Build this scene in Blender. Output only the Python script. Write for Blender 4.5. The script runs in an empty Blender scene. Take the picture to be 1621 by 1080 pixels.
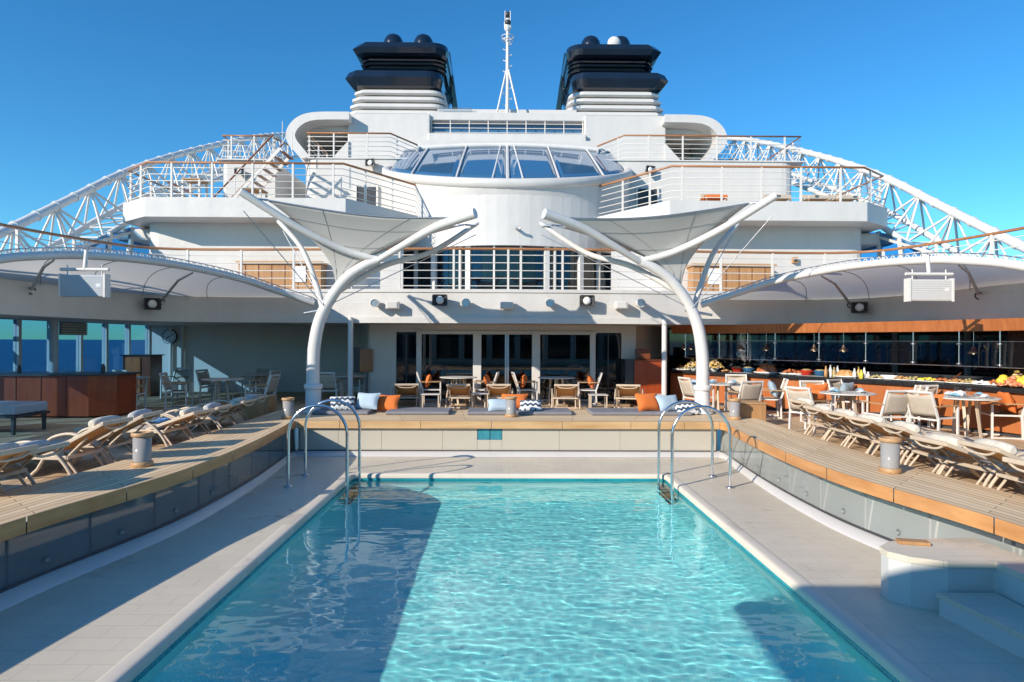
import bpy, bmesh, math, random
from mathutils import Vector, Matrix
random.seed(7)
R = math.radians
scene = bpy.context.scene
C = scene.collection

# ---------------------------------------------------------------- camera
F = 1050.0; CAMX, CAMZ = -0.1, 1.75; YAW, ROLL = 0.0119, 0.0043
fw = Vector((math.sin(YAW), math.cos(YAW), 0))
r0 = Vector((math.cos(YAW), -math.sin(YAW), 0)); u0 = Vector((0, 0, 1))
rt = r0*math.cos(ROLL)+u0*math.sin(ROLL); up = u0*math.cos(ROLL)-r0*math.sin(ROLL)
EYE = Vector((CAMX, 0, CAMZ))
cd = bpy.data.cameras.new('camera'); cd.sensor_width = 36; cd.lens = 36*F/1621
cd.clip_start = 0.05; cd.clip_end = 60000
cam = bpy.data.objects.new('camera', cd); C.objects.link(cam)
m = Matrix((rt, up, -fw)).transposed().to_4x4(); m.translation = EYE
cam.matrix_world = m
scene.camera = cam
# ---------------------------------------------------------------- light
SUN_EL = R(24); AZ = math.atan2(-2.12, -1.8)
w = bpy.data.worlds.new("World"); scene.world = w; w.use_nodes = True
nt = w.node_tree; sk = nt.nodes.new('ShaderNodeTexSky'); sk.sky_type = 'NISHITA'; sk.sun_disc = False
sk.sun_elevation = SUN_EL; sk.sun_rotation = AZ % (2*math.pi)
sk.altitude = 0; sk.air_density = 1.0; sk.dust_density = 0.0; sk.ozone_density = 2.0
hs = nt.nodes.new('ShaderNodeHueSaturation'); hs.inputs['Saturation'].default_value = 1.22; hs.inputs['Hue'].default_value = .5
nt.links.new(sk.outputs[0], hs.inputs['Color'])
tn = nt.nodes.new('ShaderNodeVectorMath'); tn.operation = 'MULTIPLY'; tn.inputs[1].default_value = (.38, .84, 1.04)
nt.links.new(hs.outputs[0], tn.inputs[0]); nt.links.new(tn.outputs[0], nt.nodes['Background'].inputs[0]); nt.nodes['Background'].inputs[1].default_value = .15
sl = bpy.data.lights.new('sun', 'SUN'); sl.energy = 4.9; sl.angle = R(.5); sl.color = (1, .90, .77)
so = bpy.data.objects.new('sun', sl); C.objects.link(so)
sd = Vector((math.sin(AZ)*math.cos(SUN_EL), math.cos(AZ)*math.cos(SUN_EL), math.sin(SUN_EL)))
so.rotation_euler = sd.to_track_quat('Z', 'Y').to_euler(); so.location = (-20, -20, 20)
vs = scene.view_settings; vs.view_transform = 'Standard'; vs.look = 'None'; vs.gamma = 1; vs.exposure = 0.22
scene.cycles.use_denoising = True
try: scene.cycles.denoiser = 'OPENIMAGEDENOISE'
except Exception: pass
scene.cycles.max_bounces = 8; scene.cycles.transparent_max_bounces = 16
scene.cycles.caustics_reflective = False; scene.cycles.caustics_refractive = True
scene.cycles.sample_clamp_indirect = 4


def ray(px, py):
    return fw + rt*((px-810.5)/F) + up*((540-py)/F)
def PY(px, py, Y):
    d = ray(px, py); return EYE + d*(Y/d.y)
def PX(px, py, X):
    d = ray(px, py); return EYE + d*((X-CAMX)/d.x)
def PZ(px, py, Z):
    d = ray(px, py); return EYE + d*((Z-CAMZ)/d.z)

# ---------------------------------------------------------------- materials
MATS = {}
def newmat(name):
    m = bpy.data.materials.new(name); m.use_nodes = True; MATS[name] = m
    n = m.node_tree.nodes; return m, m.node_tree, n['Principled BSDF']
def N(nt, t, **kw):
    n = nt.nodes.new(t)
    for k, v in kw.items():
        if k in n.inputs.keys(): n.inputs[k].default_value = v
        else: setattr(n, k, v)
    return n
def ramp(nt, fac, stops):
    r = nt.nodes.new('ShaderNodeValToRGB'); nt.links.new(fac, r.inputs[0])
    e = r.color_ramp.elements
    e[0].position, e[0].color = stops[0][0], (*stops[0][1], 1)
    e[1].position, e[1].color = stops[-1][0], (*stops[-1][1], 1)
    for p, c in stops[1:-1]:
        x = e.new(p); x.color = (*c, 1)
    return r.outputs[0]
def mix(nt, fac, a, b, mode='MIX'):
    n = nt.nodes.new('ShaderNodeMix'); n.data_type = 'RGBA'; n.blend_type = mode
    for s, v in ((0, fac), (6, a), (7, b)):
        if hasattr(v, 'links'): nt.links.new(v, n.inputs[s])
        elif s == 0: n.inputs[0].default_value = v
        else: n.inputs[s].default_value = (*v, 1)
    return n.outputs[2]
def coords(nt, kind='Object', scale=(1, 1, 1), rot=(0, 0, 0), loc=(0, 0, 0)):
    t = nt.nodes.new('ShaderNodeTexCoord'); mp = nt.nodes.new('ShaderNodeMapping')
    mp.inputs['Scale'].default_value = scale; mp.inputs['Rotation'].default_value = rot; mp.inputs['Location'].default_value = loc
    nt.links.new(t.outputs[kind], mp.inputs[0]); return mp.outputs[0]
def geo_pos(nt, scale=(1, 1, 1)):
    t = nt.nodes.new('ShaderNodeNewGeometry'); mp = nt.nodes.new('ShaderNodeMapping')
    mp.inputs['Scale'].default_value = scale
    nt.links.new(t.outputs['Position'], mp.inputs[0]); return mp.outputs[0]
def bump(nt, p, h, strength=.3, dist=.01):
    b = nt.nodes.new('ShaderNodeBump'); b.inputs['Strength'].default_value = strength; b.inputs['Distance'].default_value = dist
    nt.links.new(h, b.inputs['Height']); nt.links.new(b.outputs[0], p.inputs['Normal'])
def noise(nt, vec, scale, detail=4, rough=.55):
    n = N(nt, 'ShaderNodeTexNoise', Scale=scale, Detail=detail, Roughness=rough)
    nt.links.new(vec, n.inputs['Vector']); return n.outputs[0]

def paint(name, col, rough=.35, var=.06, sc=1.2, metal=0, coat=0, streak=True, spec=.5):
    m, nt, p = newmat(name)
    v = geo_pos(nt, (1, 1, .25) if streak else (1, 1, 1))
    f = noise(nt, v, sc, 6, .6)
    lo = tuple(c*(1-var) for c in col); hi = tuple(min(1, c*(1+var*.6)) for c in col)
    nt.links.new(ramp(nt, f, [(.35, lo), (.65, hi)]), p.inputs['Base Color'])
    f2 = noise(nt, v, sc*9, 3)
    mr = N(nt, 'ShaderNodeMapRange'); nt.links.new(f2, mr.inputs[0]); mr.inputs[3].default_value = max(.02, rough-.08); mr.inputs[4].default_value = min(1, rough+.12)
    nt.links.new(mr.outputs[0], p.inputs['Roughness'])
    p.inputs['Metallic'].default_value = metal; p.inputs['Coat Weight'].default_value = coat
    p.inputs['Specular IOR Level'].default_value = spec
    return m
paint('hull_white', (.64, .62, .59), .38, .05, .7)
# plated superstructure paint: weld waviness and stains
def plate(name, col):
    m, nt, p = newmat(name)
    v = geo_pos(nt, (1, 1, 1)); f = noise(nt, geo_pos(nt, (1.5, 1.5, .3)), 1.1, 6, .65)
    base = ramp(nt, f, [(.3, tuple(c*.93 for c in col)), (.55, col), (.8, tuple(min(1, c*1.03) for c in col))])
    rust = noise(nt, geo_pos(nt, (4, 4, .5)), 2.3, 5, .7)
    rf = ramp(nt, rust, [(.70, (0, 0, 0)), (.80, (.22, .22, .22))])
    nt.links.new(mix(nt, rf, base, (.55, .50, .43)), p.inputs['Base Color'])
    p.inputs['Roughness'].default_value = .42
    bn = noise(nt, v, 1.6, 2)
    # weld seams between the steel plates
    sx = nt.nodes.new('ShaderNodeSeparateXYZ'); nt.links.new(v, sx.inputs[0]); cx = nt.nodes.new('ShaderNodeCombineXYZ')
    ad = nt.nodes.new('ShaderNodeMath'); ad.operation = 'ADD'; nt.links.new(sx.outputs[0], ad.inputs[0]); nt.links.new(sx.outputs[1], ad.inputs[1])
    nt.links.new(ad.outputs[0], cx.inputs[0]); nt.links.new(sx.outputs[2], cx.inputs[1])
    br = N(nt, 'ShaderNodeTexBrick', offset=.5, Scale=1.0); br.inputs['Mortar Size'].default_value = .012; br.inputs['Mortar Smooth'].default_value = 1.0
    br.inputs['Brick Width'].default_value = 2.7; br.inputs['Row Height'].default_value = 1.37; nt.links.new(cx.outputs[0], br.inputs[0])
    hh = nt.nodes.new('ShaderNodeMath'); hh.operation = 'MULTIPLY_ADD'; nt.links.new(br.outputs[1], hh.inputs[0]); hh.inputs[1].default_value = .12; nt.links.new(bn, hh.inputs[2])
    bump(nt, p, hh.outputs[0], .35, .05)
    return m
plate('plate_white', (.64, .62, .59))
paint('mid_white', (.62, .60, .56), .4, .05, 2)
paint('tube_white', (.72, .70, .67), .3, .05, 3)
paint('frame_white', (.72, .69, .64), .35, .04, 4)
paint('frame_cream', (.60, .49, .37), .45, .08, 5)
paint('truss_white', (.76, .75, .72), .35, .06, 2)
paint('navy', (.010, .017, .030), .16, .2, .8, coat=.6)
paint('black_paint', (.006, .006, .008), .35, .2, 2)
paint('dark_grey', (.05, .05, .055), .4, .2, 4)
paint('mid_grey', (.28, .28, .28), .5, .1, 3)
paint('soffit', (.60, .56, .52), .6, .1, 1)
paint('lounge_wall', (.80, .73, .66), .5, .05, .6)
paint('wall_painted_shade', (.13, .17, .20), .35, .1, 2)  # dark version of the rim's back wall, shade put into the colour
paint('teal_reflection', (.05, .26, .33), .2, .2, 6)
paint('steel', (.72, .72, .73), .14, .05, 8, metal=1)
paint('dull_steel', (.55, .56, .58), .35, .1, 8, metal=1)
paint('brass', (.85, .62, .34), .35, .1, 8, metal=1)
paint('tech_grey', (.42, .46, .50), .4, .06, 2)
paint('pad_grey', (.22, .22, .24), .85, .12, 5, streak=False)
paint('towel_cream', (.66, .60, .50), .95, .12, 18, streak=False)
paint('towel_grey', (.50, .50, .50), .95, .12, 18, streak=False)
paint('towel_blue', (.20, .42, .72), .95, .2, 18, streak=False)
paint('ceramic', (.82, .82, .80), .18, .03, 6)
paint('pot_red', (.55, .04, .02), .2, .1, 6)
paint('pot_blue', (.03, .12, .24), .2, .1, 6)
paint('wick_white', (.75, .74, .72), .6, .05, 6)
paint('counter_black', (.02, .02, .022), .2, .3, 20)

def fabric(name, col, sc=220, var=.25, rough=.9, trans=0):
    m, nt, p = newmat(name)
    v = coords(nt, 'Object')
    f = noise(nt, v, sc, 2); g = noise(nt, v, 6, 3)
    c1 = ramp(nt, f, [(.3, tuple(c*(1-var) for c in col)), (.7, tuple(min(1, c*(1+var*.3)) for c in col))])
    c2 = mix(nt, .35, c1, ramp(nt, g, [(.35, (.7, .7, .7)), (.65, (1, 1, 1))]), 'MULTIPLY')
    nt.links.new(c2, p.inputs['Base Color']); p.inputs['Roughness'].default_value = rough
    bump(nt, p, f, .3, .003)
    return m
fabric('sling_beige', (.58, .50, .40), 160, .15)
fabric('sling_tan', (.62, .33, .13), 160, .2)
fabric('seat_brown', (.16, .12, .09), 160, .2)
fabric('orange_cloth', (.80, .20, .04), 120, .2)
fabric('paleblue_cloth', (.45, .58, .68), 120, .15)
fabric('white_cloth', (.80, .82, .84), 120, .05)
fabric('napkin_blue', (.25, .50, .65), 90, .1)
def sail(name='sail_cloth', tl=.30):
    m, nt, p = newmat(name)
    f = noise(nt, geo_pos(nt), .8, 4)
    nt.links.new(ramp(nt, f, [(.3, (.66, .64, .60)), (.7, (.74, .72, .68))]), p.inputs['Base Color'])
    p.inputs['Roughness'].default_value = .6
    t = nt.nodes.new('ShaderNodeBsdfTranslucent'); t.inputs[0].default_value = (.70, .68, .63, 1)
    ms = nt.nodes.new('ShaderNodeMixShader'); ms.inputs[0].default_value = tl
    nt.links.new(p.outputs[0], ms.inputs[1]); nt.links.new(t.outputs[0], ms.inputs[2])
    nt.links.new(ms.outputs[0], nt.nodes['Material Output'].inputs[0])
sail(); sail('canopy_cloth', .5)
def pattern():
    m, nt, p = newmat('pattern_cloth')
    v = coords(nt, 'Object', (1, 1, 1))
    wv = N(nt, 'ShaderNodeTexWave', wave_type='BANDS', bands_direction='Z', Scale=2.4, Distortion=0)
    zz = N(nt, 'ShaderNodeTexWave', wave_type='BANDS', bands_direction='X', wave_profile='TRI', Scale=2.8)
    nt.links.new(v, zz.inputs[0])
    add = nt.nodes.new('ShaderNodeVectorMath'); add.operation = 'MULTIPLY_ADD'
    nt.links.new(zz.outputs[0], add.inputs[0]); add.inputs[1].default_value = (0, 0, .05); nt.links.new(v, add.inputs[2])
    nt.links.new(add.outputs[0], wv.inputs[0])
    nt.links.new(ramp(nt, wv.outputs[0], [(.45, (.03, .06, .10)), (.5, (.75, .77, .76))]), p.inputs['Base Color'])
    p.inputs['Roughness'].default_value = .9
pattern()
def wood(name, dark, light, axis=0, sc=1.0, rough=.4, coat=0.0):
    m, nt, p = newmat(name)
    s = [14, 14, 14]; s[axis] = .9
    v = coords(nt, 'Object', tuple(x*sc for x in s)); f = noise(nt, v, 1.6, 6, .65)
    g = noise(nt, coords(nt, 'Object', (1.3, 1.3, 1.3)), 1.2, 2)
    c = ramp(nt, f, [(.3, dark), (.7, light)])
    c = mix(nt, .5, c, ramp(nt, g, [(.3, (.72, .68, .66)), (.7, (1, 1, 1))]), 'MULTIPLY')
    nt.links.new(c, p.inputs['Base Color']); p.inputs['Roughness'].default_value = rough; p.inputs['Coat Weight'].default_value = coat
    bump(nt, p, f, .12, .003)
    return m
wood('wood_orange', (.34, .105, .03), (.52, .19, .065), 2, .6, .32, .3)
wood('wood_bar', (.32, .045, .010), (.46, .085, .02), 2, .6, .32, .3)
wood('wood_dark', (.14, .035, .012), (.24, .07, .025), 2, .8, .35, .2)
wood('teak_rail', (.32, .13, .05), (.50, .23, .09), 0, .5, .4, .2)
wood('teak_light', (.42, .24, .11), (.60, .38, .19), 0, 1, .5)
wood('teak_cube', (.40, .20, .08), (.56, .32, .14), 2, 1, .5)
def veneer_panels():
    m, nt, p = newmat('veneer')
    br = N(nt, 'ShaderNodeTexBrick', offset=0.0, squash=1.0, Scale=1.0)
    br.inputs['Mortar Size'].default_value = .002; br.inputs['Brick Width'].default_value = .55; br.inputs['Row Height'].default_value = 3.0
    br.inputs['Color1'].default_value = (.42, .13, .04, 1); br.inputs['Color2'].default_value = (.56, .21, .075, 1); br.inputs['Mortar'].default_value = (.22, .07, .02, 1)
    t = nt.nodes.new('ShaderNodeTexCoord'); nt.links.new(t.outputs['UV'], br.inputs[0])
    mp = nt.nodes.new('ShaderNodeMapping'); mp.inputs['Scale'].default_value = (16, 1.0, 1); nt.links.new(t.outputs['UV'], mp.inputs[0])
    f = noise(nt, mp.outputs[0], 1.5, 5)
    nt.links.new(mix(nt, .5, br.outputs[0], ramp(nt, f, [(.3, (.7, .65, .6)), (.7, (1, 1, 1))]), 'MULTIPLY'), p.inputs['Base Color'])
    p.inputs['Roughness'].default_value = .35
veneer_panels()

def plank(name, c1, c2, seam, width, length, uv=False, rough=.6, rot=0, wet=0):
    """planking: caulked boards of slightly different tone with grain"""
    m, nt, p = newmat(name)
    br = N(nt, 'ShaderNodeTexBrick', offset=.37, offset_frequency=2, squash=1, Scale=1.0)
    br.inputs['Mortar Size'].default_value = .006; br.inputs['Mortar Smooth'].default_value = .3
    br.inputs['Brick Width'].default_value = length; br.inputs['Row Height'].default_value = width
    br.inputs['Color1'].default_value = (*c1, 1); br.inputs['Color2'].default_value = (*c2, 1); br.inputs['Mortar'].default_value = (*seam, 1)
    v = coords(nt, 'UV' if uv else 'Object', (1, 1, 1), (0, 0, rot))
    nt.links.new(v, br.inputs[0])
    mp = nt.nodes.new('ShaderNodeMapping'); mp.inputs['Scale'].default_value = (.7, 18, 20); nt.links.new(v, mp.inputs[0])
    f = noise(nt, mp.outputs[0], 1.5, 5, .65)
    g = noise(nt, v, .9, 5, .6)
    c = mix(nt, .55, br.outputs[0], ramp(nt, f, [(.25, (.62, .60, .58)), (.65, (1, 1, 1))]), 'MULTIPLY')
    c = mix(nt, .5, c, ramp(nt, g, [(.3, (.72, .70, .68)), (.7, (1, 1, 1))]), 'MULTIPLY')
    nt.links.new(c, p.inputs['Base Color']); p.inputs['Roughness'].default_value = rough
    p.inputs['Specular IOR Level'].default_value = .15
plank('deck_teak', (.62, .44, .27), (.84, .62, .40), (.16, .11, .08), .11, 2.9, rough=.65, rot=R(90))
plank('rim_teak', (.82, .60, .37), (.98, .77, .50), (.22, .15, .09), .10, 3.3, uv=True)
wood('rim_face', (.50, .21, .065), (.72, .38, .15), 1, .35, .45, .1)
wood('rim_face_far', (.50, .29, .12), (.72, .50, .26), 0, .35, .45, .1)

def tile(name, col, grout, size, rough=.4, grime=.1, msz=.004, size2=None):
    m, nt, p = newmat(name)
    br = N(nt, 'ShaderNodeTexBrick', offset=.5, squash=1, Scale=1.0)
    br.inputs['Mortar Size'].default_value = msz; br.inputs['Brick Width'].default_value = size; br.inputs['Row Height'].default_value = size2 or size
    br.inputs['Color1'].default_value = (*col, 1); br.inputs['Color2'].default_value = (*[c*.965 for c in col], 1); br.inputs['Mortar'].default_value = (*grout, 1)
    v = coords(nt, 'Object'); nt.links.new(v, br.inputs[0])
    f = noise(nt, v, 1.1, 6, .62)
    c = mix(nt, 1, br.outputs[0], ramp(nt, f, [(.3, (1-grime*2, 1-grime*2, 1-grime*1.8)), (.65, (1, 1, 1))]), 'MULTIPLY')
    c = mix(nt, .16, c, ramp(nt, noise(nt, v, .8, 5, .6), [(.56, (1, 1, 1)), (.64, (.55, .53, .5))]), 'MULTIPLY')
    nt.links.new(c, p.inputs['Base Color'])
    p.inputs['Specular IOR Level'].default_value = .22
    g = noise(nt, v, 3, 4)
    mr = N(nt, 'ShaderNodeMapRange'); nt.links.new(g, mr.inputs[0]); mr.inputs[3].default_value = rough-.1; mr.inputs[4].default_value = rough+.15
    wet = ramp(nt, noise(nt, v, .8, 5, .6), [(.56, (1, 1, 1)), (.64, (.35, .35, .35))])
    mw = nt.nodes.new('ShaderNodeMath'); mw.operation = 'MULTIPLY'; nt.links.new(mr.outputs[0], mw.inputs[0]); nt.links.new(wet, mw.inputs[1])
    nt.links.new(mw.outputs[0], p.inputs['Roughness'])
    bump(nt, p, ramp(nt, br.outputs[1], [(0, (1, 1, 1)), (1, (0, 0, 0))]), .35, .002)
tile('surround_tile', (.72, .64, .50), (.53, .47, .37), .42, .38, .06, .003, .21)
tile('coping_stone', (.76, .68, .56), (.64, .57, .47), 1.3, .35, .05, .002, 1.3)
def mosaic():
    m, nt, p = newmat('pool_mosaic')
    v = coords(nt, 'Object')
    ch = N(nt, 'ShaderNodeTexVoronoi', Scale=22.0); nt.links.new(v, ch.inputs['Vector'])
    c = ramp(nt, ch.outputs[1], [(.1, (.34, .95, .95)), (.9, (.46, .99, .98))])
    f = noise(nt, v, 1.3, 4)
    nt.links.new(mix(nt, 1, c, ramp(nt, f, [(.35, (.93, .95, .96)), (.65, (1, 1, 1))]), 'MULTIPLY'), p.inputs['Base Color'])
    p.inputs['Roughness'].default_value = .4
mosaic()
paint('pool_edge_tile', (.02, .30, .36), .25, .15, 6)
def water():
    m, nt, p = newmat('water')
    nt.nodes.remove(p)
    gb = N(nt, 'ShaderNodeBsdfGlass', Roughness=.0, IOR=1.33); gb.inputs[0].default_value = (.86, 1, 1, 1)
    nt.links.new(gb.outputs[0], nt.nodes['Material Output'].inputs[0])
water()
def sea():
    m, nt, p = newmat('sea')
    v = geo_pos(nt, (.02, .02, .02)); f = noise(nt, v, 4, 8, .6)
    nt.links.new(ramp(nt, f, [(.3, (.008, .060, .115)), (.7, (.025, .11, .18))]), p.inputs['Base Color'])
    p.inputs['Roughness'].default_value = .35; p.inputs['Specular IOR Level'].default_value = .3
    bump(nt, p, f, 1, 3)
sea()
def glass(name, tint, rough=.01, ior=1.5, base=None, mixb=0.0):
    m, nt, p = newmat(name); nt.nodes.remove(p)
    tr = nt.nodes.new('ShaderNodeBsdfTransparent'); tr.inputs[0].default_value = (*tint, 1)
    gl = N(nt, 'ShaderNodeBsdfGlossy', Roughness=rough); lw_ = N(nt, 'ShaderNodeLayerWeight', Blend=.5)
    pw = nt.nodes.new('ShaderNodeMath'); pw.operation = 'POWER'; nt.links.new(lw_.outputs['Facing'], pw.inputs[0]); pw.inputs[1].default_value = 4.0
    fr = nt.nodes.new('ShaderNodeMath'); fr.operation = 'MULTIPLY_ADD'; nt.links.new(pw.outputs[0], fr.inputs[0]); fr.inputs[1].default_value = .7; fr.inputs[2].default_value = ((ior-1)/(ior+1))**2
    last = tr.outputs[0]
    if base:
        df = nt.nodes.new('ShaderNodeBsdfDiffuse'); df.inputs[0].default_value = (*base, 1)
        mm = nt.nodes.new('ShaderNodeMixShader'); mm.inputs[0].default_value = mixb
        nt.links.new(last, mm.inputs[1]); nt.links.new(df.outputs[0], mm.inputs[2]); last = mm.outputs[0]
    m2 = nt.nodes.new('ShaderNodeMixShader'); nt.links.new(fr.outputs[0], m2.inputs[0])
    nt.links.new(last, m2.inputs[1]); nt.links.new(gl.outputs[0], m2.inputs[2])
    nt.links.new(m2.outputs[0], nt.nodes['Material Output'].inputs[0])
glass('glass_cyan', (.42, .64, .82))
glass('glass_clear', (.95, .97, .97))
glass('glass_smoke', (.80, .81, .83))
glass('glass_drum', (.06, .22, .30), .01, 1.6)
glass('glass_door', (.40, .52, .60), .01, 1.9)
glass('glass_pool', (.86, .89, .90), .02, 1.6, (.5, .5, .47), .05)
glass('glass_pool_far', (.6, .6, .55), .05, 1.45, (.62, .58, .48), .8)
glass('lantern_glass', (.8, .8, .8), .1, 1.4, (.50, .49, .48), .6)
def glow():
    m, nt, p = newmat('lamp_glow'); p.inputs['Emission Color'].default_value = (1, .75, .45, 1); p.inputs['Emission Strength'].default_value = 6
glow()
def darkglass():
    m, nt, p = newmat('dark_glass')
    p.inputs['Base Color'].default_value = (.004, .009, .014, 1); p.inputs['Roughness'].default_value = .04; p.inputs['IOR'].default_value = 1.55
    f = noise(nt, geo_pos(nt), .35, 1); bump(nt, p, f, .15, .05)
darkglass()
def skyglass():
    m, nt, p = newmat('skylight_glass')
    p.inputs['Base Color'].default_value = (.05, .15, .28, 1); p.inputs['Roughness'].default_value = .03; p.inputs['IOR'].default_value = 2.1
    f = noise(nt, geo_pos(nt), .4, 1); bump(nt, p, f, .12, .05)
skyglass()
def food(name, cols, sc=40):
    m, nt, p = newmat(name)
    ch = N(nt, 'ShaderNodeTexVoronoi', Scale=sc); nt.links.new(coords(nt, 'Object'), ch.inputs['Vector'])
    sep = nt.nodes.new('ShaderNodeSeparateColor'); nt.links.new(ch.outputs[1], sep.inputs[0])
    st = [(i/(len(cols)-1), c) for i, c in enumerate(cols)]
    nt.links.new(ramp(nt, sep.outputs[0], st), p.inputs['Base Color']); p.inputs['Roughness'].default_value = .45
    bump(nt, p, ch.outputs[0], .6, .01)
food('roast', [(.30, .06, .015), (.55, .16, .04), (.42, .10, .03), (.6, .25, .08)], 30)
food('salad', [(.55, .40, .12), (.25, .30, .06), (.65, .55, .35), (.45, .12, .04)], 60)
food('flowers', [(.65, .45, .30), (.75, .55, .04), (.35, .18, .08), (.70, .62, .50)], 40)
food('fruit_yellow', [(.75, .58, .04), (.80, .68, .10)], 20)
food('fruit_red', [(.60, .10, .04), (.65, .25, .12), (.70, .40, .25)], 30)
food('bread', [(.45, .22, .07), (.60, .36, .15)], 30)

# ---------------------------------------------------------------- mesh builder
class MB:
    def __init__(s): s.v = []; s.f = []; s.uv = {}; s.sm = set()
    def add(s, vs, fs, smooth=False):
        o = len(s.v); s.v += [Vector(p) for p in vs]
        for f in fs:
            if smooth: s.sm.add(len(s.f))
            s.f.append(tuple(i+o for i in f))
        return s
    def box(s, x0, x1, y0, y1, z0, z1):
        return s.add([(x0, y0, z0), (x1, y0, z0), (x1, y1, z0), (x0, y1, z0), (x0, y0, z1), (x1, y0, z1), (x1, y1, z1), (x0, y1, z1)],
                     [(0, 3, 2, 1), (4, 5, 6, 7), (0, 1, 5, 4), (1, 2, 6, 5), (2, 3, 7, 6), (3, 0, 4, 7)])
    def bar(s, p, q, w, h, upv=(0, 0, 1)):
        p = Vector(p); q = Vector(q); d = (q-p).normalized(); u = Vector(upv)
        if abs(d.dot(u)) > .98: u = Vector((0, 1, 0))
        sd_ = d.cross(u).normalized(); u = sd_.cross(d)
        a = sd_*w/2; b = u*h/2
        vs_ = [p-a-b, p+a-b, p+a+b, p-a+b, q-a-b, q+a-b, q+a+b, q-a+b]
        return s.add(vs_, [(0, 3, 2, 1), (4, 5, 6, 7), (0, 1, 5, 4), (1, 2, 6, 5), (2, 3, 7, 6), (3, 0, 4, 7)][::1])
    def tube(s, pts, r, n=8, smooth=True, cap=True):
        pts = [Vector(p) for p in pts]; k = len(pts)
        rr = r if isinstance(r, (list, tuple)) else [r]*k
        prev = None; rings = []
        for i, p in enumerate(pts):
            d = (pts[min(i+1, k-1)]-pts[max(i-1, 0)]).normalized()
            if prev is None:
                a = d.cross(Vector((0, 0, 1)))
                if a.length < .05: a = d.cross(Vector((0, 1, 0)))
                a.normalize()
            else:
                a = (prev-d*prev.dot(d)).normalized()
            prev = a; b = d.cross(a)
            rings.append([p+(a*math.cos(t)+b*math.sin(t))*rr[i] for t in [2*math.pi*j/n for j in range(n)]])
        vs_ = [q for g in rings for q in g]; fs = []
        for i in range(k-1):
            for j in range(n):
                fs.append((i*n+j, i*n+(j+1) % n, (i+1)*n+(j+1) % n, (i+1)*n+j))
        s.add(vs_, fs, smooth)
        if cap:
            s.add(rings[0], [tuple(range(n))[::-1]]); s.add(rings[-1], [tuple(range(n))])
        return s
    def loft(s, layers, smooth=False, caps=True):
        """layers: list of equal-length point rings"""
        n = len(layers[0]); vs_ = [q for g in layers for q in g]; fs = []
        for i in range(len(layers)-1):
            for j in range(n):
                fs.append((i*n+j, i*n+(j+1) % n, (i+1)*n+(j+1) % n, (i+1)*n+j))
        s.add(vs_, fs, smooth)
        if caps:
            s.add(layers[0], [tuple(range(n))[::-1]]); s.add(layers[-1], [tuple(range(n))])
        return s
    def prism(s, poly, z0, z1):
        return s.loft([[(x, y, z0) for x, y in poly], [(x, y, z1) for x, y in poly]])
    def lathe(s, prof, c=(0, 0, 0), n=20, smooth=True):
        c = Vector(c)
        L = [[c+Vector((r*math.cos(t), r*math.sin(t), z)) for t in [2*math.pi*j/n for j in range(n)]] for r, z in prof]
        return s.loft(L, smooth, True)
    def sphere(s, c, r, n=14, sq=(1, 1, 1)):
        c = Vector(c); L = []
        for i in range(1, n//2):
            a = math.pi*i/(n//2)
            L.append([c+Vector((r*sq[0]*math.sin(a)*math.cos(t), r*sq[1]*math.sin(a)*math.sin(t), -r*sq[2]*math.cos(a))) for t in [2*math.pi*j/n for j in range(n)]])
        s.loft(L, True, False)
        o = len(s.v); s.v += [c-Vector((0, 0, r*sq[2])), c+Vector((0, 0, r*sq[2]))]
        m_ = len(L); base = o-m_*n
        for j in range(n):
            s.sm.add(len(s.f)); s.f.append((o, base+(j+1) % n, base+j))
            s.sm.add(len(s.f)); s.f.append((o+1, base+(m_-1)*n+j, base+(m_-1)*n+(j+1) % n))
        return s
    def grid(s, fn, nu, nv, smooth=True, uvs=None):
        o = len(s.v)
        for i in range(nu+1):
            for j in range(nv+1): s.v.append(Vector(fn(i/nu, j/nv)))
        for i in range(nu):
            for j in range(nv):
                a = o+i*(nv+1)+j
                if smooth: s.sm.add(len(s.f))
                if uvs: s.uv[len(s.f)] = [uvs(i/nu, j/nv), uvs((i+1)/nu, j/nv), uvs((i+1)/nu, (j+1)/nv), uvs(i/nu, (j+1)/nv)]
                s.f.append((a, a+nv+1, a+nv+2, a+1))
        return s
    def build(s, name, mat, parent=None, bevel=0, solid=0, seg=2, off=None, keep=False):
        me = bpy.data.meshes.new(name)
        base = Vector(parent['_w']) if parent is not None and '_w' in parent else Vector((0, 0, 0))
        if off is not None: base = Vector(off)
        me.from_pydata([tuple(v-base) for v in s.v], [], s.f)
        for i, p in enumerate(me.polygons):
            if i in s.sm: p.use_smooth = True
        if s.uv:
            ul = me.uv_layers.new(name='UVMap')
            for fi, us in s.uv.items():
                for k, li in enumerate(me.polygons[fi].loop_indices): ul.data[li].uv = us[k]
        me.update()
        bm = bmesh.new(); bm.from_mesh(me)
        if not s.uv and not keep: bmesh.ops.recalc_face_normals(bm, faces=bm.faces)
        bm.to_mesh(me); bm.free()
        me.materials.append(MATS[mat])
        o = bpy.data.objects.new(name, me); C.objects.link(o)
        if parent is not None: o.parent = parent
        if off is not None: o.location = off
        if solid:
            md = o.modifiers.new('thickness', 'SOLIDIFY'); md.thickness = solid; md.offset = 0
        if bevel:
            md = o.modifiers.new('bevel', 'BEVEL'); md.width = bevel; md.segments = seg; md.limit_method = 'ANGLE'
        return o

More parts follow.
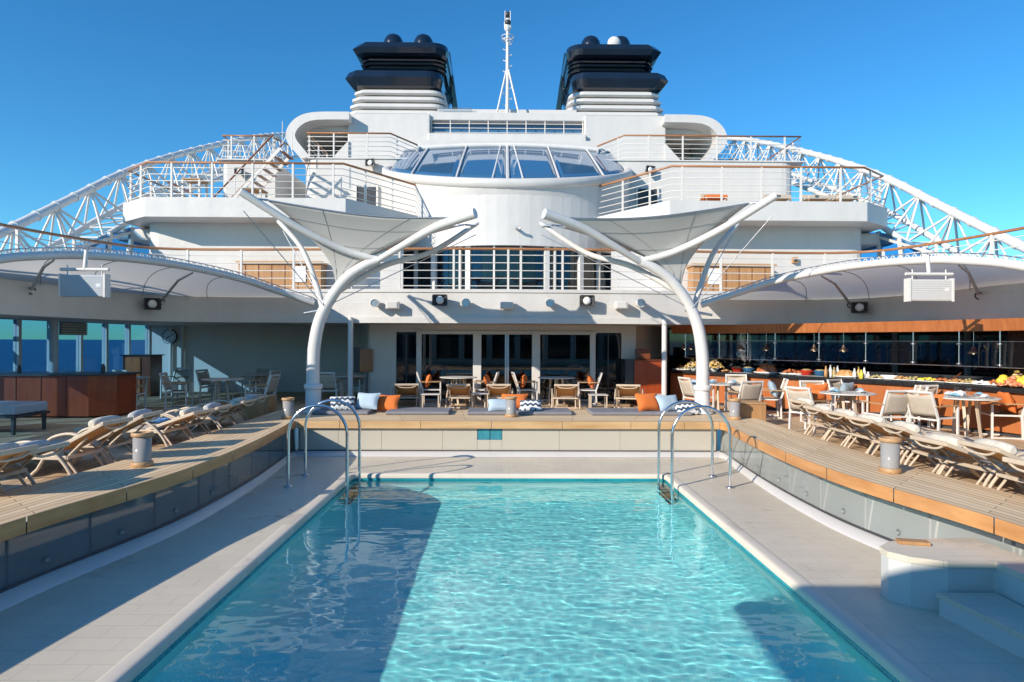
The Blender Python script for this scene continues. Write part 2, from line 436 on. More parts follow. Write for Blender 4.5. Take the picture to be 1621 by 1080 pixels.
def thing(name, label, cat, loc=(0, 0, 0), rz=0, group=None):
    o = bpy.data.objects.new(name, None); C.objects.link(o); o.empty_display_size = .2
    o.location = loc; o.rotation_euler = (0, 0, rz); o['label'] = label; o['category'] = cat
    o['_w'] = tuple(loc) if rz == 0 else (0, 0, 0)
    if group: o['group'] = group
    return o
def tag(o, label, cat, group=None):
    o['label'] = label; o['category'] = cat
    if group: o['group'] = group
    return o
def struct(name, mb, mat, kind='structure', **k):
    o = mb.build(name, mat, **k); o['kind'] = kind; return o
def dup(root, loc, rz, label, group=None):
    r = root.copy(); C.objects.link(r); r.location = loc; r.rotation_euler = (0, 0, rz); r['label'] = label
    if group: r['group'] = group
    for ch in list(root.children):
        c = ch.copy(); C.objects.link(c); c.parent = r
        for g in list(ch.children):
            d = g.copy(); C.objects.link(d); d.parent = c
    return r
class Proto:
    """first placement moves the prototype itself, later ones copy it"""
    def __init__(s, root): s.root = root; s.used = False
    def put(s, loc, rz, label, group=None):
        if not s.used:
            s.used = True; r = s.root; r.location = loc; r.rotation_euler = (0, 0, rz); r['label'] = label
            if group: r['group'] = group
            return r
        return dup(s.root, loc, rz, label, group)
def crom(pts, n):
    pts = [Vector(p) for p in pts]; out = []; k = len(pts)
    for i in range(k-1):
        p0 = pts[max(i-1, 0)]; p1 = pts[i]; p2 = pts[i+1]; p3 = pts[min(i+2, k-1)]
        for j in range(n):
            t = j/n
            out.append(.5*((2*p1)+(-p0+p2)*t+(2*p0-5*p1+4*p2-p3)*t*t+(-p0+3*p1-3*p2+p3)*t**3))
    out.append(pts[-1]); return out
def resample(pts, n):
    L = [0]
    for a, b in zip(pts, pts[1:]): L.append(L[-1]+(b-a).length)
    out = []
    for i in range(n+1):
        d = L[-1]*i/n; k = 0
        while k < len(pts)-2 and L[k+1] < d: k += 1
        t = (d-L[k])/max(1e-9, L[k+1]-L[k]); out.append(pts[k].lerp(pts[k+1], t))
    return out, L[-1]
def mir(pts): return [Vector((-p[0], p[1], p[2])) for p in pts]
def at(pts, t):
    f_ = t*(len(pts)-1); i = min(int(f_), len(pts)-2); return pts[i].lerp(pts[i+1], f_-i)

# ================================================================ SETTING
# sea far below the deck
mb = MB()
mb.loft([[(40000*math.cos(2*math.pi*i/64), 40000*math.sin(2*math.pi*i/64), z) for i in range(64)] for z in (-24, -22)])
struct('sea', mb, 'sea')
# hull under the decks
hull = thing('ship_hull', 'white ship hull carrying the pool deck above the sea', 'hull', (0, 0, -1.8))
MB().prism([(-12.6, -14), (12.6, -14), (12.6, 60), (-12.6, 60)], -21.5, -1.8).build('hull_side', 'hull_white', hull)

INNER = crom([(4.85, 1.2, 0), (4.6, 3.8, 0), (4.36, 5.6, 0), (4.28, 6.2, 0), (4.08, 7.2, 0), (3.96, 8.1, 0), (3.94, 9.4, 0), (4.0, 10.8, 0), (4.12, 12.2, 0), (4.2, 12.8, 0), (4.15, 13.0, 0)], 6)
OUTER = crom([(6.0, 1.2, 0), (5.55, 3.9, 0), (5.32, 5.7, 0), (5.25, 6.5, 0), (5.12, 7.6, 0), (5.05, 8.6, 0), (5.03, 9.6, 0), (5.04, 10.8, 0), (5.07, 12.4, 0), (5.12, 13.8, 0), (5.12, 15.1, 0)], 6)
def xin(Y): 
    for a, b in zip(INNER, INNER[1:]):
        if a.y <= Y <= b.y: return a.x+(b.x-a.x)*(Y-a.y)/(b.y-a.y+1e-9)
    return INNER[0].x if Y < INNER[0].y else INNER[-1].x
def xout(Y):
    for a, b in zip(OUTER, OUTER[1:]):
        if a.y <= Y <= b.y: return a.x+(b.x-a.x)*(Y-a.y)/(b.y-a.y+1e-9)
    return OUTER[0].x if Y < OUTER[0].y else OUTER[-1].x
# teak deck (side strips, forward part, part behind the camera)
mb = MB()
ys = [1.2+i*(13.9/28) for i in range(29)]
for sg in (-1, 1):
    for a, b in zip(ys, ys[1:]):
        q = [(sg*(xout(a)-.05), a, 0), (sg*12.3, a, 0), (sg*12.3, b, 0), (sg*(xout(b)-.05), b, 0)]
        mb.add(q, [(0, 1, 2, 3)])
mb.add([(-12.3, 15.1, 0), (12.3, 15.1, 0), (12.3, 26, 0), (-12.3, 26, 0)], [(0, 1, 2, 3)])
mb.add([(-12.3, -14, 0), (12.3, -14, 0), (12.3, -1.2, 0), (-12.3, -1.2, 0)], [(0, 1, 2, 3)])
for sg in (-1, 1): mb.add([(sg*5.95, -1.2, 0), (sg*12.3, -1.2, 0), (sg*12.3, 1.2, 0), (sg*5.95, 1.2, 0)], [(0, 1, 2, 3)])
struct('teak_deck', mb, 'deck_teak')

# ---- pool: surround, coping, shell, water
PX0, PX1, PY0, PY1 = -2.62, 2.62, 1.3, 11.2
ZS = -.5
def rrect(x0, x1, y0, y1, r, n=6):
    o = []
    for cx, cy, a0 in ((x1-r, y1-r, 0), (x0+r, y1-r, 90), (x0+r, y0+r, 180), (x1-r, y0+r, 270)):
        for i in range(n+1):
            a = R(a0+90*i/n); o.append((cx+r*math.cos(a), cy+r*math.sin(a)))
    return o
mb = MB()
edge_in = .15   # surround starts outside the coping
ax, bx_, ay, by = PX0-edge_in, PX1+edge_in, PY0-edge_in, PY1+edge_in
for x0, x1, y0, y1 in ((-4.9, ax, -1.2, 13.1), (bx_, 4.9, -1.2, 13.1), (ax, bx_, by, 13.1), (ax, bx_, -1.2, ay)):
    mb.add([(x0, y0, ZS), (x1, y0, ZS), (x1, y1, ZS), (x0, y1, ZS)], [(0, 1, 2, 3)])
struct('pool_surround', mb, 'surround_tile')
pool = thing('swimming_pool', 'long rectangular swimming pool with cyan tiles in the middle of the deck', 'swimming pool', (0, 6.2, -.5))
prof = [(.16, ZS-.008), (.152, ZS+.002), (.14, ZS+.005), (.05, ZS+.005), (.022, ZS+.001), (.006, ZS-.012), (0, ZS-.03), (0, ZS-.07)]
L = [[(x, y, z) for x, y in rrect(PX0-d, PX1+d, PY0-d, PY1+d, .12+d)] for d, z in prof]
mb = MB(); mb.loft(L, True, False); mb.build('coping', 'coping_stone', pool)
L = [[(x, y, z) for x, y in rrect(PX0-d, PX1+d, PY0-d, PY1+d, .12)] for d, z in ((.012, ZS-.071), (.012, ZS-.16))]
MB().loft(L, True, False).build('edge_tiles', 'pool_edge_tile', pool)
ZB = -1.5
mb = MB(); n4 = rrect(PX0-.012, PX1+.012, PY0-.012, PY1+.012, .12)
cove = [(0, ZS-.161), (0, ZS-.35)]+[(.65*(1-math.cos(R(a))), ZB+.65-.65*math.sin(R(a))) for a in range(0, 91, 10)]
Lc = [[(x, y, z_) for x, y in rrect(PX0-.012+d, PX1+.012-d, PY0-.012+d, PY1+.012-d, .14+d*.6)] for d, z_ in cove]
mb.loft(Lc, True, False); mb.add(Lc[-1], [tuple(range(len(n4)))])
mb.build('basin', 'pool_mosaic', pool)
mb = MB()
from mathutils import noise as mnoise
def wave(x, y):
    a = mnoise.noise(Vector((x*1.7, y*3.9, 1.3)))*.0031
    b = mnoise.noise(Vector((x*5.5+a*80, y*12.0, 7.7)))*.0011
    c_ = mnoise.noise(Vector((x*13, y*19, 3.1)))*.0006
    return a+b+c_
mb.grid(lambda u, v: (PX0+u*(PX1-PX0), PY0+v*(PY1-PY0), ZS-.105+wave(PX0+u*(PX1-PX0), PY0+v*(PY1-PY0))), 200, 400)
wo = struct('pool_water', mb, 'water', keep=True)
wo.cycles.is_caustics_caster = True; sl.cycles.is_caustics_light = True; sl.cycles.use_multiple_importance_sampling = False
for o_ in pool.children: o_.cycles.is_caustics_receiver = True

# ---- teak rim around the pool with glass below
rim = thing('poolside_bench', 'broad teak topped rim with glass panels below, running round three sides of the pool', 'bench', (0, 13, -.5))
RZ = .18
for sg in (-1, 1):
    inn, Li = resample(INNER, 60); out, _ = resample(OUTER, 60)
    if sg < 0: inn, out = mir(inn), mir(out)
    # the far end joins at the corner
    mb = MB()
    mb.grid(lambda u, v: at(inn, u).lerp(at(out, u), v)+Vector((0, 0, RZ)), 60, 6, False, lambda u, v: (u*13.2, v*1.1+(.3 if sg > 0 else 0)))
    mb.build('deck_boards', 'rim_teak', rim)
    nb = 10
    for i in range(nb):
        a, b = i/nb+.0006, (i+1)/nb-.0006
        mb = MB()
        def fn(u, v, a=a, b=b):
            p = at(inn, a+(b-a)*u); q = at(out, a+(b-a)*u); d = (q-p).normalized()
            prof_ = [(-.0, RZ-.002), (.0, RZ-.15), (.16, RZ-.15)]
            o_, z_ = prof_[int(round(v*2))]; return p+d*o_+Vector((0, 0, z_))
        mb.grid(fn, 8, 2, False); mb.build('fascia_board', 'rim_face', rim)
    mb = MB(); mb.grid(lambda u, v: at(out, u)+Vector((0, 0, RZ-.002-v*.178)), 60, 1, False); mb.build('outer_edge', 'rim_face', rim)
    # glass panes, set back, and the wall behind them (white, the left one painted dark as shade), then the sloping kerb
    ng = 13
    for i in range(ng):
        a, b = i/ng+.0016, (i+1)/ng-.0016
        mb = MB()
        q0, q1 = [at(inn, c_)+(at(out, c_)-at(inn, c_)).normalized()*.07 for c_ in (a, b)]
        mb.bar(q0+Vector((0, 0, -.19)), q1+Vector((0, 0, -.19)), .012, .44)
        mb.build('glass_pane', 'glass_pool', rim)
    mb = MB(); mb.grid(lambda u, v: at(inn, u)+(at(out, u)-at(inn, u)).normalized()*(.16+.22*v)+Vector((0, 0, -.43+v*.46)), 60, 1, True); mb.build('back_wall', 'mid_white' if sg > 0 else 'wall_painted_shade', rim)
    mb = MB()
    for i in range(ng):
        p = at(inn, (i+.5)/ng); q = at(out, (i+.5)/ng); d = (q-p).normalized(); c = p+d*.2+Vector((0, 0, -.33))
        mb.tube([c+d*.06, c-d*.05], [.035, .02], 8)
    mb.build('wall_light', 'dull_steel', rim, )
    prof_k = [(-.16, ZS+.003), (-.13, ZS+.03), (.02, ZS+.075), (.05, ZS+.08), (.30, ZS+.08)]
    mb = MB(); mb.grid(lambda u, v: at(inn, u)+(at(out, u)-at(inn, u)).normalized()*prof_k[int(round(v*4))][0]+Vector((0, 0, prof_k[int(round(v*4))][1])), 60, 4, True); mb.build('kerb', 'hull_white', rim)
    mb = MB(); mb.grid(lambda u, v: at(inn, u)+(at(out, u)-at(inn, u)).normalized()*(.048+.03*v)+Vector((0, 0, ZS+.092)), 60, 1, True); mb.build('glass_channel', 'dark_grey', rim, solid=.02)
# far side, straight
FY = 13.0
mb = MB(); mb.grid(lambda u, v: (-4.15+8.3*u+(-.97+1.94*u)*v, FY+v*2.1, RZ), 40, 8, False, lambda u, v: (u*8.3, v*2.1)); mb.build('deck_boards', 'rim_teak', rim)
xs_ = [-4.15, -3.3, -1.72, -.34, 1.05, 2.4, 3.45, 4.15]
for a, b in zip(xs_, xs_[1:]):
    mb = MB(); mb.box(a+.004, b-.004, FY-.012, FY+.05, RZ-.15, RZ-.003); mb.box(a+.004, b-.004, FY+.05, FY+.2, RZ-.15, RZ-.13); mb.build('fascia_board', 'rim_face_far', rim, bevel=.006)
xs_ = [-4.1, -3.35, -2.5, -1.3, -.62, -.37, -.13, 1.0, 2.2, 3.2, 4.1]
for i, (a, b) in enumerate(zip(xs_, xs_[1:])):
    MB().box(a+.002, b-.002, FY+.07, FY+.082, -.41, .03 if i not in (4, 5) else -.2).build('glass_pane', 'glass_pool_far', rim, bevel=.004)
    if i in (4, 5): MB().box(a+.008, b-.008, FY+.07, FY+.082, -.197, .03).build('coloured_pane', 'teal_reflection', rim)  # teal painted in as the reflection in these panes
MB().box(-4.2, 4.2, FY+.3, FY+.34, -.45, .03).build('back_wall', 'mid_white', rim)
mb = MB()
prof_k = [(-.16, ZS+.003), (-.13, ZS+.03), (.02, ZS+.075), (.05, ZS+.08), (.30, ZS+.08)]
mb.grid(lambda u, v: (-4.2+8.4*u, FY+prof_k[int(round(v*4))][0], prof_k[int(round(v*4))][1]), 1, 4, True); mb.build('kerb', 'hull_white', rim)
MB().box(-4.1, 4.1, FY+.048, FY+.068, ZS+.08, ZS+.1).build('glass_channel', 'dark_grey', rim)

# ---- step block at the right foreground
st = thing('tiled_step_block', 'white tiled block with a lower step beside the right edge of the pool', 'steps', (4, 5.2, -.5))
def blockpoly(g=0): return [(3.62-g, 5.5-g), (4.02-g, 5.5-g), (3.98-g, 2.2), (4.7, 2.2), (4.5, 4.6), (4.36, 5.5), (4.3, 6.15+g), (3.75, 6.12+g), (3.45-g*.5, 6.04+g), (3.28-g, 5.9), (3.27-g, 5.76-g*.3), (3.38-g*.7, 5.62-g)]
mb = MB(); mb.prism(blockpoly(), ZS, -.13); mb.build('block', 'hull_white', st, bevel=.012)
mb = MB(); mb.prism(blockpoly(.012), -.128, -.075); mb.build('block_top', 'surround_tile', st, bevel=.01)
mb = MB(); mb.prism([(3.5, 5.44), (3.62, 4.6), (3.66, 2.2), (3.96, 2.2), (3.98, 5.47)], ZS, -.36); mb.build('step', 'hull_white', st, bevel=.012)
mb = MB(); mb.prism([(3.49, 5.455), (3.61, 4.6), (3.65, 2.2), (3.965, 2.2), (3.985, 5.455)], -.358, -.32); mb.build('step_top', 'surround_tile', st, bevel=.008)
o = MB().box(-.13, .13, -.055, .055, 0, .03).build('wooden_block', 'teak_cube', bevel=.005); o.location = (3.62, 5.98, -.074); o.rotation_euler = (0, 0, -.25)
tag(o, 'small brown wooden block lying on the white tiled step block', 'wooden block')

# ---- pool ladders
def ladder(name, sg, label):
    t = thing(name, label, 'pool ladder', (sg*3.0, 10.7, -.5), 0, 'steel ladders at the far corners of the pool')
    for y in (10.2, 11.08):
        xo, xi = 3.40, 2.50; r = (xo-xi)/2; cx = (xo+xi)/2
        pts = [(sg*xo, y, -.5), (sg*xo, y, .0), (sg*xo, y, .30)]
        pts += [(sg*(cx+r*math.cos(a)), y, .30+r*math.sin(a)) for a in [math.pi*i/18 for i in range(1, 18)]]
        pts += [(sg*xi, y, .30), (sg*xi, y, -.2), (sg*xi, y, -.6), (sg*(xi+.02), y, -1.35)]
        MB().tube(pts, .024, 12).build('hand_rail', 'steel', t)
        MB().lathe([(.065, -.497), (.065, -.487), (.04, -.478), (.026, -.472)], (sg*xo, y, 0), 20).build('base_flange', 'dull_steel', t)
    for k in range(3):
        MB().box(sg*2.52-.06, sg*2.52+.06, 10.22, 11.06, -.73-k*.26, -.70-k*.26).build('tread', 'wood_dark', t, bevel=.006)
ladder('pool_ladder', -1, 'steel pool ladder with two arched rails at the left far corner of the pool')
ladder('pool_ladder', 1, 'steel pool ladder with two arched rails at the right far corner of the pool')

# ================================================================ PROMENADE (deck above, U-shaped) 
pathR = crom([(0, 17.5, 0), (3, 17.6, 0), (5.2, 17.78, 0), (7.6, 17.75, 0), (8.9, 17.2, 0), (9.5, 16, 0), (9.62, 14.5, 0), (9.62, 12.8, 0), (9.9, 11.4, 0), (10.6, 10, 0), (11.1, 8, 0), (11.3, 4, 0)], 5)
full = mir(pathR)[::-1][:-1]+pathR
wing = thing('promenade_deck', 'white overhanging upper promenade deck edge running round the pool deck', 'deck overhang', (0, 18, 2.2))
poly = [(p.x, p.y) for p in full]+[(12.35, 4), (12.35, 26), (-12.35, 26), (-12.35, 4)]
mb = MB(); mb.prism(poly, 2.24, 3.08); mb.build('deck_slab', 'plate_white', wing)
def offpath(path, d):
    o = []
    for i, p in enumerate(path):
        t_ = (path[min(i+1, len(path)-1)]-path[max(i-1, 0)]).normalized(); o.append(p+Vector((t_.y, -t_.x, 0))*d)
    return o
for nm, z0, z1, d in (('lower_lip', 2.215, 2.37, .05), ('top_lip', 3.03, 3.115, .03)):
    a = offpath(full, d); b = offpath(full, -.12); mb = MB()
    mb.loft([[p+Vector((0, 0, z0)), p+Vector((0, 0, z1)), q+Vector((0, 0, z1)), q+Vector((0, 0, z0))] for p, q in zip(a, b)]); mb.build(nm, 'plate_white', wing)
# ceiling board, sits below the slab inside the lip
cpoly = [(p.x, p.y) for p in offpath(full, -.16)]+[(12.2, 4), (12.2, 24), (-12.2, 24), (-12.2, 4)]
mb = MB(); mb.prism(cpoly, 2.222, 2.236); mb.build('ceiling', 'soffit', wing)
mb = MB()
for x in (-7.5, -5.9, -2.2, 0, 2.2):
    for y in (18.6, 19.8): mb.lathe([(.07, 2.205), (.07, 2.221)], (x, y, 0), 12)
mb.build('downlight', 'dull_steel', wing)

def lightbox(nm, label, cat, P, grp=None): pass
# slim columns under the overhang
for sg, lb in ((-1, 'slim white round column standing left of the glass doors'), (1, 'slim white round column standing right of the glass doors beside the buffet')):
    t = thing('round_column', lb, 'column', (sg*4.15, 17.68, 0), 0, 'slim columns holding the overhang')
    x = sg*4.15-.0
    MB().tube([(x, 17.68-.14, 0), (x, 17.68-.14, 2.36)], .07, 14).build('shaft', 'tube_white', t)
    MB().lathe([(.12, 0), (.12, .02), (.08, .03)], (x, 17.54, 0), 16).build('foot', 'tube_white', t)
t = thing('round_column', 'dark steel column behind the dark wooden bar at the side windows', 'column', (-10.6, 15.6, 0))
MB().tube([(-10.6, 15.6, 0), (-10.6, 15.6, 2.22)], .09, 14).build('shaft', 'tech_grey', t)

# lounge walls
lw = thing('lounge_wall', 'shaded white wall with a clock behind the left dining tables', 'wall', (-8, 22.5, 0))
MB().box(-12.2, -5.0, 22.5, 22.6, 0, 2.22).build('wall_panel', 'lounge_wall', lw)
mb = MB(); mb.prism([(-5, 22.5), (-4.05, 19.37), (-3.95, 19.43), (-4.9, 22.6)], 0, 2.22); mb.build('corner_panel', 'lounge_wall', lw)
MB().box(-4.0, -3.24, 19.35, 19.45, 0, 2.22).build('end_panel', 'lounge_wall', lw)
for x in (-11.3, -10.9, -4.95): MB().tube([(x, 22.42, 0), (x, 22.42, 2.22)], .05, 10).build('pipe', 'lounge_wall', lw)
rw = thing('lounge_wall', 'narrow shaded white wall between the glass doors and the buffet', 'wall', (4.3, 21, 0))
MB().box(3.33, 3.75, 19.35, 19.45, 0, 2.22).build('wall_panel', 'lounge_wall', rw)
mb = MB(); mb.prism([(3.75, 19.36), (5.15, 21.9), (5.1, 22.0), (3.7, 19.42)], 0, 2.22); mb.build('corner_panel', 'lounge_wall', rw)
# doors
DY = 19.35
dr = thing('glass_doors', 'wide white framed glass doors of the lounge under the overhang', 'glass doors', (0, DY, 0))
MB().box(-3.24, 3.33, DY-.02, DY+.08, 2.0, 2.22).build('header', 'lounge_wall', dr)
MB().box(-2.62, 2.58, DY-.07, DY-.02, 1.94, 2.04).build('top_frame', 'frame_white', dr, bevel=.006)
for x, w_ in ((-2.57, .15), (-.88, .24), (.83, .24), (2.48, .16)):
    MB().box(x-w_/2, x+w_/2, DY-.10, DY, 0, 2.04).build('door_post', 'frame_white', dr, bevel=.01)
for x in (-.05, .015): MB().box(x-.025, x+.025, DY-.05, DY, 0.02, 1.94).build('stile', 'dull_steel', dr)
for a, b in ((-2.49, -1.0), (-.76, -.08), (.045, .71), (.95, 2.4)):
    MB().box(a, b, DY-.04, DY-.028, .06, 1.94).build('door_pane', 'glass_door', dr)
    MB().box(a, b, DY-.045, DY-.01, 0, .06).build('sill', 'dull_steel', dr)
for a, b in ((-3.22, -2.66), (2.57, 3.31)):
    MB().box(a, b, DY-.02, DY-.01, .1, 2.0).build('side_pane', 'dark_glass', dr)
    MB().box((a+b)/2-.02, (a+b)/2+.02, DY-.035, DY-.02, .1, 2.0).build('mullion', 'dark_grey', dr)
# lounge interior seen dimly through the glass
it = thing('lounge_interior', 'dark lounge room with counter and shelves seen dimly through the glass doors', 'room', (0, 25, 0))
MB().box(-6, 6, 27, 27.1, 0, 2.2).build('rear_wall', 'dark_grey', it)
MB().box(-4.8, 4.8, 19.6, 27, -.02, .006).build('room_floor', 'seat_brown', it)
MB().box(-3, 3, 25, 25.5, 0.01, 1.0).build('counter', 'wood_dark', it)
for x in (-2.4, -1.2, .5, 1.8): MB().lathe([(.2, .01), (.04, .06), (.04, .7), (.4, .72), (.4, .75)], (x, 22.8+abs(x)*.3, 0), 16).build('bar_table', 'tech_grey', it)
for x in (-2.2, .2, 2.2): MB().box(x-.5, x+.5, 26.7, 26.98, .4, 1.9).build('shelf', 'mid_grey', it)

# side windscreens
for sg, lb in ((-1, 'row of cyan tinted side windows with white mullions behind the dark wooden bar'), (1, 'row of cyan tinted side windows with white mullions behind the buffet')):
    t = thing('side_windscreen', lb, 'windscreen', (sg*12.1, 14, 0))
    yy = [3.3+1.2*i for i in range(17)]
    for a, b in zip(yy, yy[1:]):
        MB().box(sg*12.1-.01, sg*12.1+.01, a+.05, b-.05, .12, 2.22).build('pane', 'glass_cyan', t)
        MB().box(sg*12.1-.07, sg*12.1+.07, b-.05, b+.05, 0, 2.235).build('mullion', 'frame_white', t)
    MB().box(sg*12.1-.06, sg*12.1+.06, 3.3, 22.4, 0, .12).build('sill', 'frame_white', t)
t = thing('louvre_vent', 'small white slatted vent above the side windows on the left', 'vent', (-11.9, 19.4, 1.9))
mb = MB(); mb.box(-11.95, -11.9, 17.8, 18.9, 1.86, 2.21); mb.build('backing', 'mid_grey', t)
for k in range(5): MB().box(-11.93, -11.86, 17.82, 18.88, 1.88+k*.065, 1.915+k*.065).build('slat', 'frame_white', t)

# ================================================================ RAILINGS
def railing(label, pts, h=1.1, nbar=5, sp=1.4, post=.028, closed=False, top='teak_rail', name='deck_railing', group=None, wide=.035, skip=()):
    pts = [Vector(p) for p in pts]; c = pts[len(pts)//2]
    t = thing(name, label, 'railing', tuple(c), 0, group)
    P, L = resample(pts, max(len(pts)*2, int(L0(pts)/.35)))
    H = Vector((0, 0, h))
    mb = MB(); mb.tube([p+H for p in pts], [wide]*len(pts), 8, True); mb.build('handrail', top, t)
    for k in range(nbar):
        z = Vector((0, 0, h*(k+.55)/(nbar+.35)))
        MB().tube([p+z for p in pts], .013, 6).build('rail', 'frame_white', t)
    n = max(1, round(L/sp)); Q, _ = resample(pts, n)
    for i, q in enumerate(Q):
        MB().box(q.x-post, q.x+post, q.y-post, q.y+post, q.z, q.z+h-.02).build('post', 'frame_white', t)
    return t
def L0(pts): return sum((b-a).length for a, b in zip(pts, pts[1:]))
Z2, Z3, Z4 = 3.1, 6.0, 8.9
# promenade rail (follows the overhang a little inboard)
rp = [(0, 17.65, Z2), (3, 17.75, Z2), (5.2, 17.95, Z2), (7.6, 18.1, Z2), (9.0, 18.05, Z2), (9.9, 17.6, Z2), (10.4, 16.5, Z2), (10.8, 15, Z2), (11.0, 13.5, Z2), (11.3, 11.5, Z2), (11.6, 9, Z2)]
rp = crom(rp, 3)
railing('long white promenade railing with teak handrail curving round above the pool deck overhang', mir(rp)[::-1][:-1]+rp, 1.1, 5, 1.45)

# ================================================================ SUPERSTRUCTURE
ss = thing('ship_superstructure', 'tall white stepped superstructure of the ship behind the pool', 'superstructure', (0, 26, 3.1))
def wallp(poly, z0, z1, nm='wall', mat='plate_white', **k):
    mb = MB(); mb.prism(poly, z0, z1); return mb.build(nm, mat, ss, **k)
def roundpoly(pts, r=.5, n=5, idx=None):
    o = []; k = len(pts)
    for i, p in enumerate(pts):
        if idx is not None and i not in idx: o.append(tuple(p)); continue
        p = Vector((p[0], p[1])); a = Vector(pts[i-1][:2]); b = Vector(pts[(i+1) % k][:2])
        da = (a-p).normalized(); db = (b-p).normalized(); A = p+da*r; B = p+db*r
        for j in range(n+1):
            t_ = j/n; q = A*(1-t_)**2+p*2*t_*(1-t_)+B*t_*t_; o.append((q.x, q.y))
    return o
# lower house under the deck-three balconies, both sides
for sg in (-1, 1):
    pl = roundpoly([(sg*11.4, 20.95), (sg*4.9, 20.95), (sg*3.9, 22.6), (sg*3.9, 30), (sg*11.4, 30)], .45, 5, (0,))
    wallp(pl, Z2, 5.42, 'lower_wall')
# balconies
for sg in (-1, 1):
    pl = [(sg*10.85, 19.9), (sg*4.85, 19.9), (sg*2.95, 22.8), (sg*2.95, 30), (sg*12.05, 30), (sg*12.05, 20.9)]
    wallp(pl, 5.415, Z3, 'balcony_slab', bevel=.02)
    pl = [(sg*10.80, 19.95), (sg*4.88, 19.95), (sg*3.0, 22.83), (sg*3.0, 24), (sg*12.0, 24), (sg*12.0, 20.93)]
    wallp(pl, Z3+.002, Z3+.012, 'balcony_floor', 'deck_teak')
# upper house
wallp(roundpoly([(-8.0, 26.05), (-3.0, 26.05), (-3.0, 34), (-8.0, 34)], .5, 5, (0,)), Z3, 8.85, 'upper_wall')
wallp(roundpoly([(-11.3, 26.4), (-9.2, 26.4), (-9.2, 32), (-11.3, 32)], .2, 4, (0,)), Z3, 8.85, 'upper_wall')
wallp(roundpoly([(11.4, 26.05), (3.0, 26.05), (3.0, 34), (11.4, 34)], .6, 5, (0,)), Z3, 8.85, 'upper_wall')
wallp([(-8.05, 26.0), (-2.6, 26.0), (-2.6, 36), (-8.05, 36)], 8.852, Z4, 'upper_deck')
wallp([(-11.5, 26.3), (-9.3, 26.3), (-9.3, 36), (-11.5, 36)], 8.852, Z4, 'upper_deck')
wallp([(2.6, 26.0), (11.75, 26.0), (11.75, 36), (2.6, 36)], 8.852, Z4, 'upper_deck')
# slanted fairings beside the funnel blocks
for sg in (-1, 1):
    wallp([(sg*7.1, 29.6), (sg*3.45, 29.6), (sg*3.45, 36), (sg*7.1, 36)], Z4, 11.85, 'funnel_block', bevel=.05)
    mb = MB(); mb.loft([[(sg*7.05, y, Z4), (sg*8.6, y, Z4), (sg*7.05, y, 10.6)] for y in (29.5, 31)]); mb.build('fairing', 'plate_white', ss)
    # shaded recess wall within the hoop
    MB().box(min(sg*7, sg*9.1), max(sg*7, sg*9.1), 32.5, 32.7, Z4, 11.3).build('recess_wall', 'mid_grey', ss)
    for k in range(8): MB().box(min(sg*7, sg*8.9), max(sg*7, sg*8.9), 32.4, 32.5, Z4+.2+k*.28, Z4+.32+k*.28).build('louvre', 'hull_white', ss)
    # rounded hoop
    out = [(6.9, 11.72), (8.3, 11.70), (9.0, 11.55), (9.45, 11.2), (9.65, 10.75), (9.55, 10.3), (9.2, 9.9), (8.85, 9.45), (8.6, 8.9)]
    inn = [(6.9, 11.38), (8.2, 11.36), (8.75, 11.25), (9.1, 11.0), (9.25, 10.7), (9.15, 10.42), (8.85, 10.05), (8.45, 9.5), (8.2, 8.9)]
    o2 = crom([(sg*a, 0, b) for a, b in out], 4); i2 = crom([(sg*a, 0, b) for a, b in inn], 4)
    mb = MB(); mb.loft([[Vector((p.x, y, p.z)) for p in o2]+[Vector((p.x, y, p.z)) for p in i2[::-1]] for y in (29.0, 33.0)]); mb.build('hoop', 'plate_white', ss, bevel=.03)
    for k in range(3): MB().box(min(sg*7, sg*8.9), max(sg*7, sg*8.9), 29.9+k*1.0, 30.0+k*1.0, 11.15, 11.36).build('beam', 'plate_white', ss)
    # round tank shoulder behind the funnel
    mb = MB(); mb.grid(lambda u, v: (sg*(6.3+2.3*math.sin(u*math.pi/2)), 33.1+v*4, 11.3+1.75*math.cos(u*math.pi/2)), 10, 1); mb.build('shoulder', 'plate_white', ss, solid=.1)
# centre: ledges, louvre band, top wall
MB().box(-3.5, 3.5, 29.4, 36, 10.2, 10.95).build('ledge', 'plate_white', ss, bevel=.03)
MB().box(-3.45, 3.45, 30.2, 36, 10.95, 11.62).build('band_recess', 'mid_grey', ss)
MB().box(-3.4, 3.4, 30.19, 30.2, 11.0, 11.6).build('band_glass', 'skylight_glass', ss)
MB().box(-3.55, 3.55, 29.75, 36, 11.64, 12.0).build('ledge', 'plate_white', ss, bevel=.03)
MB().box(-3.2, 3.2, 30.5, 36, 12.0, 12.4).build('top_wall', 'plate_white', ss, bevel=.02)
MB().box(-3.15, -1.6, 30.3, 30.34, 12.02, 12.42).build('glass_screen', 'glass_pool', ss)
# drum
DC = Vector((0, 26.2)); DR = 4.7
def arc(r, a0, a1, n=40, c=DC): return [(c.x+r*math.sin(a0+(a1-a0)*i/n), c.y-r*math.cos(a0+(a1-a0)*i/n)) for i in range(n+1)]
A = R(88)
mb = MB(); pl = arc(DR, -A, A); mb.prism(pl+[(3, 30), (-3, 30)], 4.86, 6.75); mb.build('drum_wall', 'plate_white', ss)
